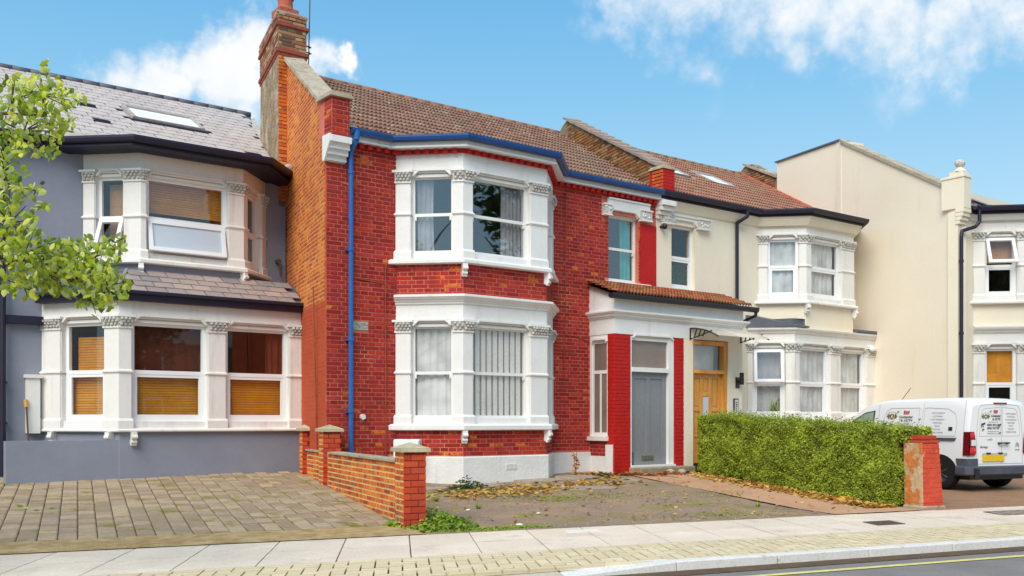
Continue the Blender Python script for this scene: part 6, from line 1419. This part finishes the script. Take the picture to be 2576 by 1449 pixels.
# lettering
def vtext(s, size, x, z, mat, where='rear', bold=0., sx=1.):
    me = text_mesh(s, size, bold); me.materials.append(M[mat]); o = bpy.data.objects.new('lettering', me); COL.objects.link(o); o.parent = van
    if where == 'rear': o.location = (x, -.008, z); o.rotation_euler = (rad(90), 0, 0)
    else: o.location = (VW / 2 - hw(z) - .010, x, z); tilt = math.atan2(hw(z) - hw(z + .1), .1); o.rotation_euler = (rad(90) - 0, 0, rad(-90)); o.rotation_euler = (Matrix.Rotation(tilt, 4, 'Y') @ Matrix.Rotation(rad(-90), 4, 'Z') @ Matrix.Rotation(rad(90), 4, 'X')).to_euler()
    o.scale = (sx, 1, 1); return o
def emblem(x, z, where, s=1.):
    def put(m, mat):
        o = m.build('emblem', mat, van, fix=False)
        if where == 'rear': o.location = (x, -.009, z); o.rotation_euler = (rad(90), 0, 0)
        else: o.location = (VW / 2 - hw(z) - .011, x, z); tilt = math.atan2(hw(z) - hw(z + .1), .1); o.rotation_euler = (Matrix.Rotation(tilt, 4, 'Y') @ Matrix.Rotation(rad(-90), 4, 'Z') @ Matrix.Rotation(rad(90), 4, 'X')).to_euler()
        o.scale = (s, s, s)
    m = MB()
    for sg_ in (1, -1): m.add([(sg_ * .105, 0, 0), (sg_ * .055, .045, 0), (sg_ * .045, 0, 0), (sg_ * .055, -.045, 0)], [(0, 1, 2, 3)])
    put(m, 'ink_green'); m = MB(); n = 14
    for i in range(n):
        a0_ = .35 + 2.45 * i / n; a1_ = .35 + 2.45 * (i + 1) / n; f = lambda a, r: (r * 1.25 * math.cos(a), r * .75 * math.sin(a) + .01, .001)
        m.add([f(a0_, .078), f(a1_, .078), f(a1_, .084), f(a0_, .084)], [(0, 1, 2, 3)])
    for i in range(3):
        a0_ = 1.2 + i * 2.1; pts = [(.042 * math.cos(a0_ + t), .042 * math.sin(a0_ + t), .002) for t in (0, .35, .7, 1.0)] + [(.02 * math.cos(a0_ + t), .02 * math.sin(a0_ + t), .002) for t in (1.3, .9, .5, .1)]
        m.add(pts, [tuple(range(8))])
    put(m, 'ink_red'); m = MB()
    for i in range(3):
        a0_ = 2.3 + i * 2.1; pts = [(.044 * math.cos(a0_ + t), .044 * math.sin(a0_ + t), .002) for t in (.05, .4, .75)] + [(.022 * math.cos(a0_ + t), .022 * math.sin(a0_ + t), .002) for t in (.9, .3)]
        m.add(pts, [tuple(range(5))])
    put(m, 'ink')
items_ = ['CCTV Installation', 'CCTV Repair', 'CCTV Maintenance', 'Networking', 'Alarms', 'Intercoms', 'Satellite & Aerials']
emblem(.42, 1.385, 'rear'); vtext('Elif', .085, .66, 1.475, 'ink_red', bold=.002); vtext('Computer', .062, .665, 1.40, 'ink', bold=.001, sx=.9); vtext('& CCTV', .058, .68, 1.335, 'ink', bold=.001, sx=.95); vtext('elifcomputercctv.co.uk', .026, .60, 1.285, 'ink_grey')
vtext('07931 293 210', .056, .60, 1.225, 'ink', bold=.001, sx=.85); vtext('07961 910 775', .056, .60, 1.165, 'ink', bold=.001, sx=.85); vtext('www.elifcomputercctv.co.uk', .024, .60, 1.11, 'ink_grey'); vtext('info@elifcomputercctv.co.uk', .024, .60, 1.07, 'ink_grey')
for i, t in enumerate(items_): vtext('\u2022 ' + t, .034, 1.03 + .01 * i * 0, 1.44 - i * .057, 'ink_grey')
vtext('e-HDi', .05, .52, .955, 'ink_grey'); vtext('Berlingo', .055, .38, .815, 'ink'); vtext('CITROEN', .028, 1.19, .755, 'ink')
for dz in (.0, .04):
    m = MB(); m.add([(-.045, 0, 0), (0, .045, 0), (.045, 0, 0), (.045, .02, 0), (0, .065, 0), (-.045, .02, 0)], [(0, 1, 4, 5), (1, 2, 3, 4)]); o = m.build('chevron', 'metal', van, fix=False); o.location = (1.19, -.010, .80 + dz); o.rotation_euler = (rad(90), 0, 0)
emblem(1.74, 1.40, 'side', 1.25); vtext('Elif', .095, 1.40, 1.47, 'ink_red', 'side', .002, 1.25); vtext('Computer', .062, 1.40, 1.385, 'ink', 'side', .001, 1.25); vtext('& CCTV', .06, 1.38, 1.315, 'ink', 'side', .001, 1.3); vtext('elifcomputercctv.co.uk', .026, 1.45, 1.25, 'ink_grey', 'side', 0, 1.3); vtext('07931 293 210', .058, 1.45, 1.19, 'ink', 'side', .001, 1.2)
for i, t in enumerate(items_): vtext('\u2022 ' + t, .033, .68, 1.46 - i * .062, 'ink_grey', 'side', 0, 1.15)
side([(.34, 1.19), (.42, 1.19), (.42, 1.12), (.34, 1.12)], 'ink', 'filler_sticker', .008)
def camera_icon(x, z, where, s=1.):
    m = MB(); m.add([(-.05, -.01, 0), (.04, .02, 0), (.05, .05, 0), (-.04, .03, 0), (-.02, -.03, 0), (.01, -.03, 0), (.0, .0, 0), (-.05, -.03, 0)], [(0, 1, 2, 3), (4, 5, 6), (0, 7, 4)]); o = m.build('camera_picture', 'ink', van, fix=False); o.scale = (s, s, s)
    if where == 'rear': o.location = (x, -.009, z); o.rotation_euler = (rad(90), 0, 0)
    else: o.location = (VW / 2 - hw(z) - .011, x, z); o.rotation_euler = (Matrix.Rotation(math.atan2(hw(z) - hw(z + .1), .1), 4, 'Y') @ Matrix.Rotation(rad(-90), 4, 'Z') @ Matrix.Rotation(rad(90), 4, 'X')).to_euler()
camera_icon(.36, 1.22, 'rear', 1.1); camera_icon(.36, 1.13, 'rear', .6); camera_icon(.76, 1.21, 'rear', .8); camera_icon(.54, 1.475, 'rear', .5); camera_icon(.765, 1.07, 'rear', .5)
camera_icon(1.9, 1.22, 'side', 1.1); camera_icon(1.60, 1.48, 'side', .5); camera_icon(1.07, 1.33, 'side', .5)

# =================================================================== street tree at the left, its branch reaches into view
tree = empty('street_tree', (-3.0, 8.6, .12), 0, 'street tree whose leafy green branches hang in at the upper left', 'tree')
def w2l(px, py, dep):
    k = (px - 1288) / 2500; return Vector(((k * .9164 + .4003) * dep, (-k * .4003 + .9164) * dep, 1.5 - (py - 1060) / 2500 * dep)) - Vector((-3.0, 8.6, .12))
m = MB(); trunk = [(0, 0, 0), (.05, .02, 1.2), (.0, .05, 2.4), (.12, .0, 3.4), (.1, .1, 4.6), (.2, 0, 6.2)]; rr = [.17, .14, .125, .11, .085, .05]
for i in range(5): m.tube(trunk[i], trunk[i + 1], rr[i], 12, rr[i + 1])
m.build('trunk', 'bark', tree, smooth=True)
# limbs: a few branches with leafy sprays; the two that reach furthest right are seen
sprays = []
def limb(p0, p1, r0, r1, sag=.2, n=6):
    m = MB(); p0 = Vector(p0); p1 = Vector(p1); pts = [p0.lerp(p1, i / n) + Vector((0, 0, -sag * math.sin(math.pi * i / n) * -1)) + Vector((.04 * (R() - .5), .04 * (R() - .5), .04 * (R() - .5))) * (0 < i < n) for i in range(n + 1)]
    for i in range(n): m.tube(pts[i], pts[i + 1], r0 + (r1 - r0) * i / n, 7, r0 + (r1 - r0) * (i + 1) / n)
    m.build('limb', 'bark', tree, smooth=True); return pts
tips = [((.1, 0, 2.6), w2l(255, 690, 8.4), [(.35, .5), (1, .30)]), ((.1, .0, 3.3), w2l(110, 290, 8.2), []), ((.1, 0, 3.0), w2l(40, 520, 7.8), [])]
for p0, p1, _ in tips: limb(p0, p1, .045, .008, .12)
for k in range(9):
    a = 1.2 + k * .72; limb((.1, 0, 3.4 + .3 * k), (math.cos(a) * 2.2 - .6, math.sin(a) * 1.8, 4.2 + .45 * k), .05, .012, .3)
# leaf clusters seen in the photograph, as ellipses on the branch layer (centre, size), then the rest of the crown
seen = [((30, 250), 60, 60, 7.9, 90), ((110, 240), 75, 48, 8.2, 120), ((60, 330), 95, 60, 8.0, 130), ((150, 310), 35, 40, 8.3, 32), ((20, 430), 50, 90, 7.7, 90), ((130, 375), 28, 22, 8.1, 14), ((25, 560), 60, 70, 7.9, 110), ((60, 640), 80, 60, 8.0, 160),
        ((160, 640), 70, 40, 8.3, 110), ((230, 650), 75, 52, 8.4, 170), ((270, 720), 55, 40, 8.5, 90), ((190, 700), 90, 45, 8.2, 130), ((60, 720), 60, 30, 8.0, 45), ((235, 765), 45, 26, 8.4, 26), ((120, 690), 80, 40, 8.1, 90), ((90, 480), 45, 22, 7.9, 16), ((195, 255), 22, 14, 8.3, 7), ((105, 520), 25, 12, 8.0, 6), ((118, 165), 12, 12, 8.2, 5), ((290, 610), 28, 26, 8.5, 16)]
lm_ = []
def leaf_matrix(c, s):
    n = Vector(((R() - .5) * 2.2, -.2 - 1.1 * R(), -.2 + R() * 1.5)).normalized(); q = n.to_track_quat('Z', 'Y').to_matrix().to_4x4(); dr = Matrix.Rotation(R() * 6.283 if R() < .4 else rad(-90 + 110 * (R() - .5)), 4, 'Z')
    return Matrix.Translation(c) @ q @ dr @ Matrix.Scale(s, 4)
for (cx, cy), rx, ry, dep, n in seen:
    tw = MB(); c0 = w2l(cx, cy, dep)
    for _ in range(max(2, n // 12)):
        a = R() * 6.28; q = w2l(cx + rx * .9 * math.cos(a), cy + ry * .9 * math.sin(a), dep + (R() - .5) * .5); tw.tube(c0, q, .007, 5, .003)
    tw.build('twig', 'bark', tree)
    for _ in range(int(n * 1.35)):
        a = R() * 6.28; r = R() ** .6; lm_.append(leaf_matrix(w2l(cx + rx * r * math.cos(a) * 1.06, cy + ry * r * math.sin(a) * 1.12, dep + (R() - .5) * .9), .048 + .042 * R()))
LV = [(-.02, 0, 0), (.18, .20, -.04), (.45, .27, -.05), (.75, .20, -.09), (1.0, 0, -.22), (.75, -.20, -.09), (.45, -.27, -.05), (.18, -.20, -.04), (.45, 0, .03), (.75, 0, -.03)]
LF = [(0, 1, 8), (1, 2, 8), (2, 3, 9, 8), (3, 4, 9), (0, 8, 7), (7, 8, 6), (6, 8, 9, 5), (5, 9, 4)]
LV = [(x - .45, y, z) for x, y, z in LV]
for _ in range(2600):                                    # the crown beyond the frame
    a = R() * 6.28; b = math.acos(2 * R() - 1); r = R() ** .4; c = Vector((-1.3 + 2.2 * r * math.sin(b) * math.cos(a), .3 + 2.3 * r * math.sin(b) * math.sin(a), 5.2 + 2.3 * r * math.cos(b)))
    wpt = c + Vector((-3.0, 8.6, .12)); rr_ = wpt.x * .9164 - wpt.y * .4003; ww = wpt.x * .4003 + wpt.y * .9164
    if rr_ > -.530 * ww and ww > 0: continue
    lm_.append(leaf_matrix(c, .10 + .05 * R()))
scatter(lm_, LV, LF, 'leaf_tree', tree, 'leaf', limit=300, rest_name='foliage', smooth=True)

# trees and houses across the road behind the viewer: they shade the street and stand in the window reflections
def far_tree(x, y, h, r, n, label):
    t = empty('street_tree', (x, y, .13), 0, label, 'tree', 'trees of the street outside the picture'); m = MB(); m.tube((0, 0, 0), (.1, 0, h * .55), .22, 10, .12)
    for k in range(6): a = k * 1.05; m.tube((.08, 0, h * (.4 + .03 * k)), (math.cos(a) * r * .7, math.sin(a) * r * .7, h * .72), .08, 6, .02)
    m.build('trunk', 'bark', t, smooth=True); mb = MB(); cl_ = [Vector((r * .75 * math.cos(q * 2.4) * (q % 5) / 4, r * .75 * math.sin(q * 2.4) * (q % 5) / 4, h * (.55 + .4 * R()))) for q in range(22)]
    for _ in range(n):
        c = cl_[int(R() * 22)]; v = Vector((R() - .5, R() - .5, R() - .5)).normalized() * (r * .38 * R() ** .5); leaf_add(mb, c + v, .22 + .14 * R(), Vector((R() - .5, R() - .5, R() + .1)).normalized(), R() * 6.28, .2, .7)
    tag(mb.build('crown', 'leaf_dark', t, fix=False), kind='stuff')
for x, y, h, r, lab in ((15.5, -6.5, 8.5, 2.8, 'leafy tree across the road mirrored in the left house windows'), (-6.5, -7, 8, 2.6, 'leafy tree across the road nearest the left end of the street'), (30, -7, 8, 2.8, 'leafy tree across the road near the right end of the street'), (17.6, 9.9, 10.0, 2.3, 'tall pavement tree just beyond the right edge, mirrored in the middle bay')): far_tree(x, y, h, r, 3600, lab)
for q in range(3):
    t = empty('terraced_house', (-14 + q * 17, -16, 0), 0, ['terraced house across the road behind the viewer, leftmost', 'terraced house across the road behind the viewer, middle', 'terraced house across the road behind the viewer, rightmost'][q], 'house', 'houses across the road')
    m = MB(); m.box(0, 14, -7, 0, 0, 6.0); m.build('wall', 'mortar_stock', t); m = MB(); m.add([(-.2, .3, 5.9), (14.2, .3, 5.9), (14.2, -3.5, 8.6), (-.2, -3.5, 8.6), (-.2, -7.3, 5.9), (14.2, -7.3, 5.9)], [(0, 1, 2, 3), (3, 2, 5, 4)]); m.build('roof', 'slate_brown', t)
    for x in (1.5, 5, 8.5, 12):
        for z in (1.3, 4.0):
            m = MB(); m.box(x, x + 1.2, -.05, .05, z, z + 1.5); f = m.build('window', 'white', t); m = MB(); m.box(x + .1, x + 1.1, .05, .07, z + .1, z + 1.4); m.build('pane', 'black', f)
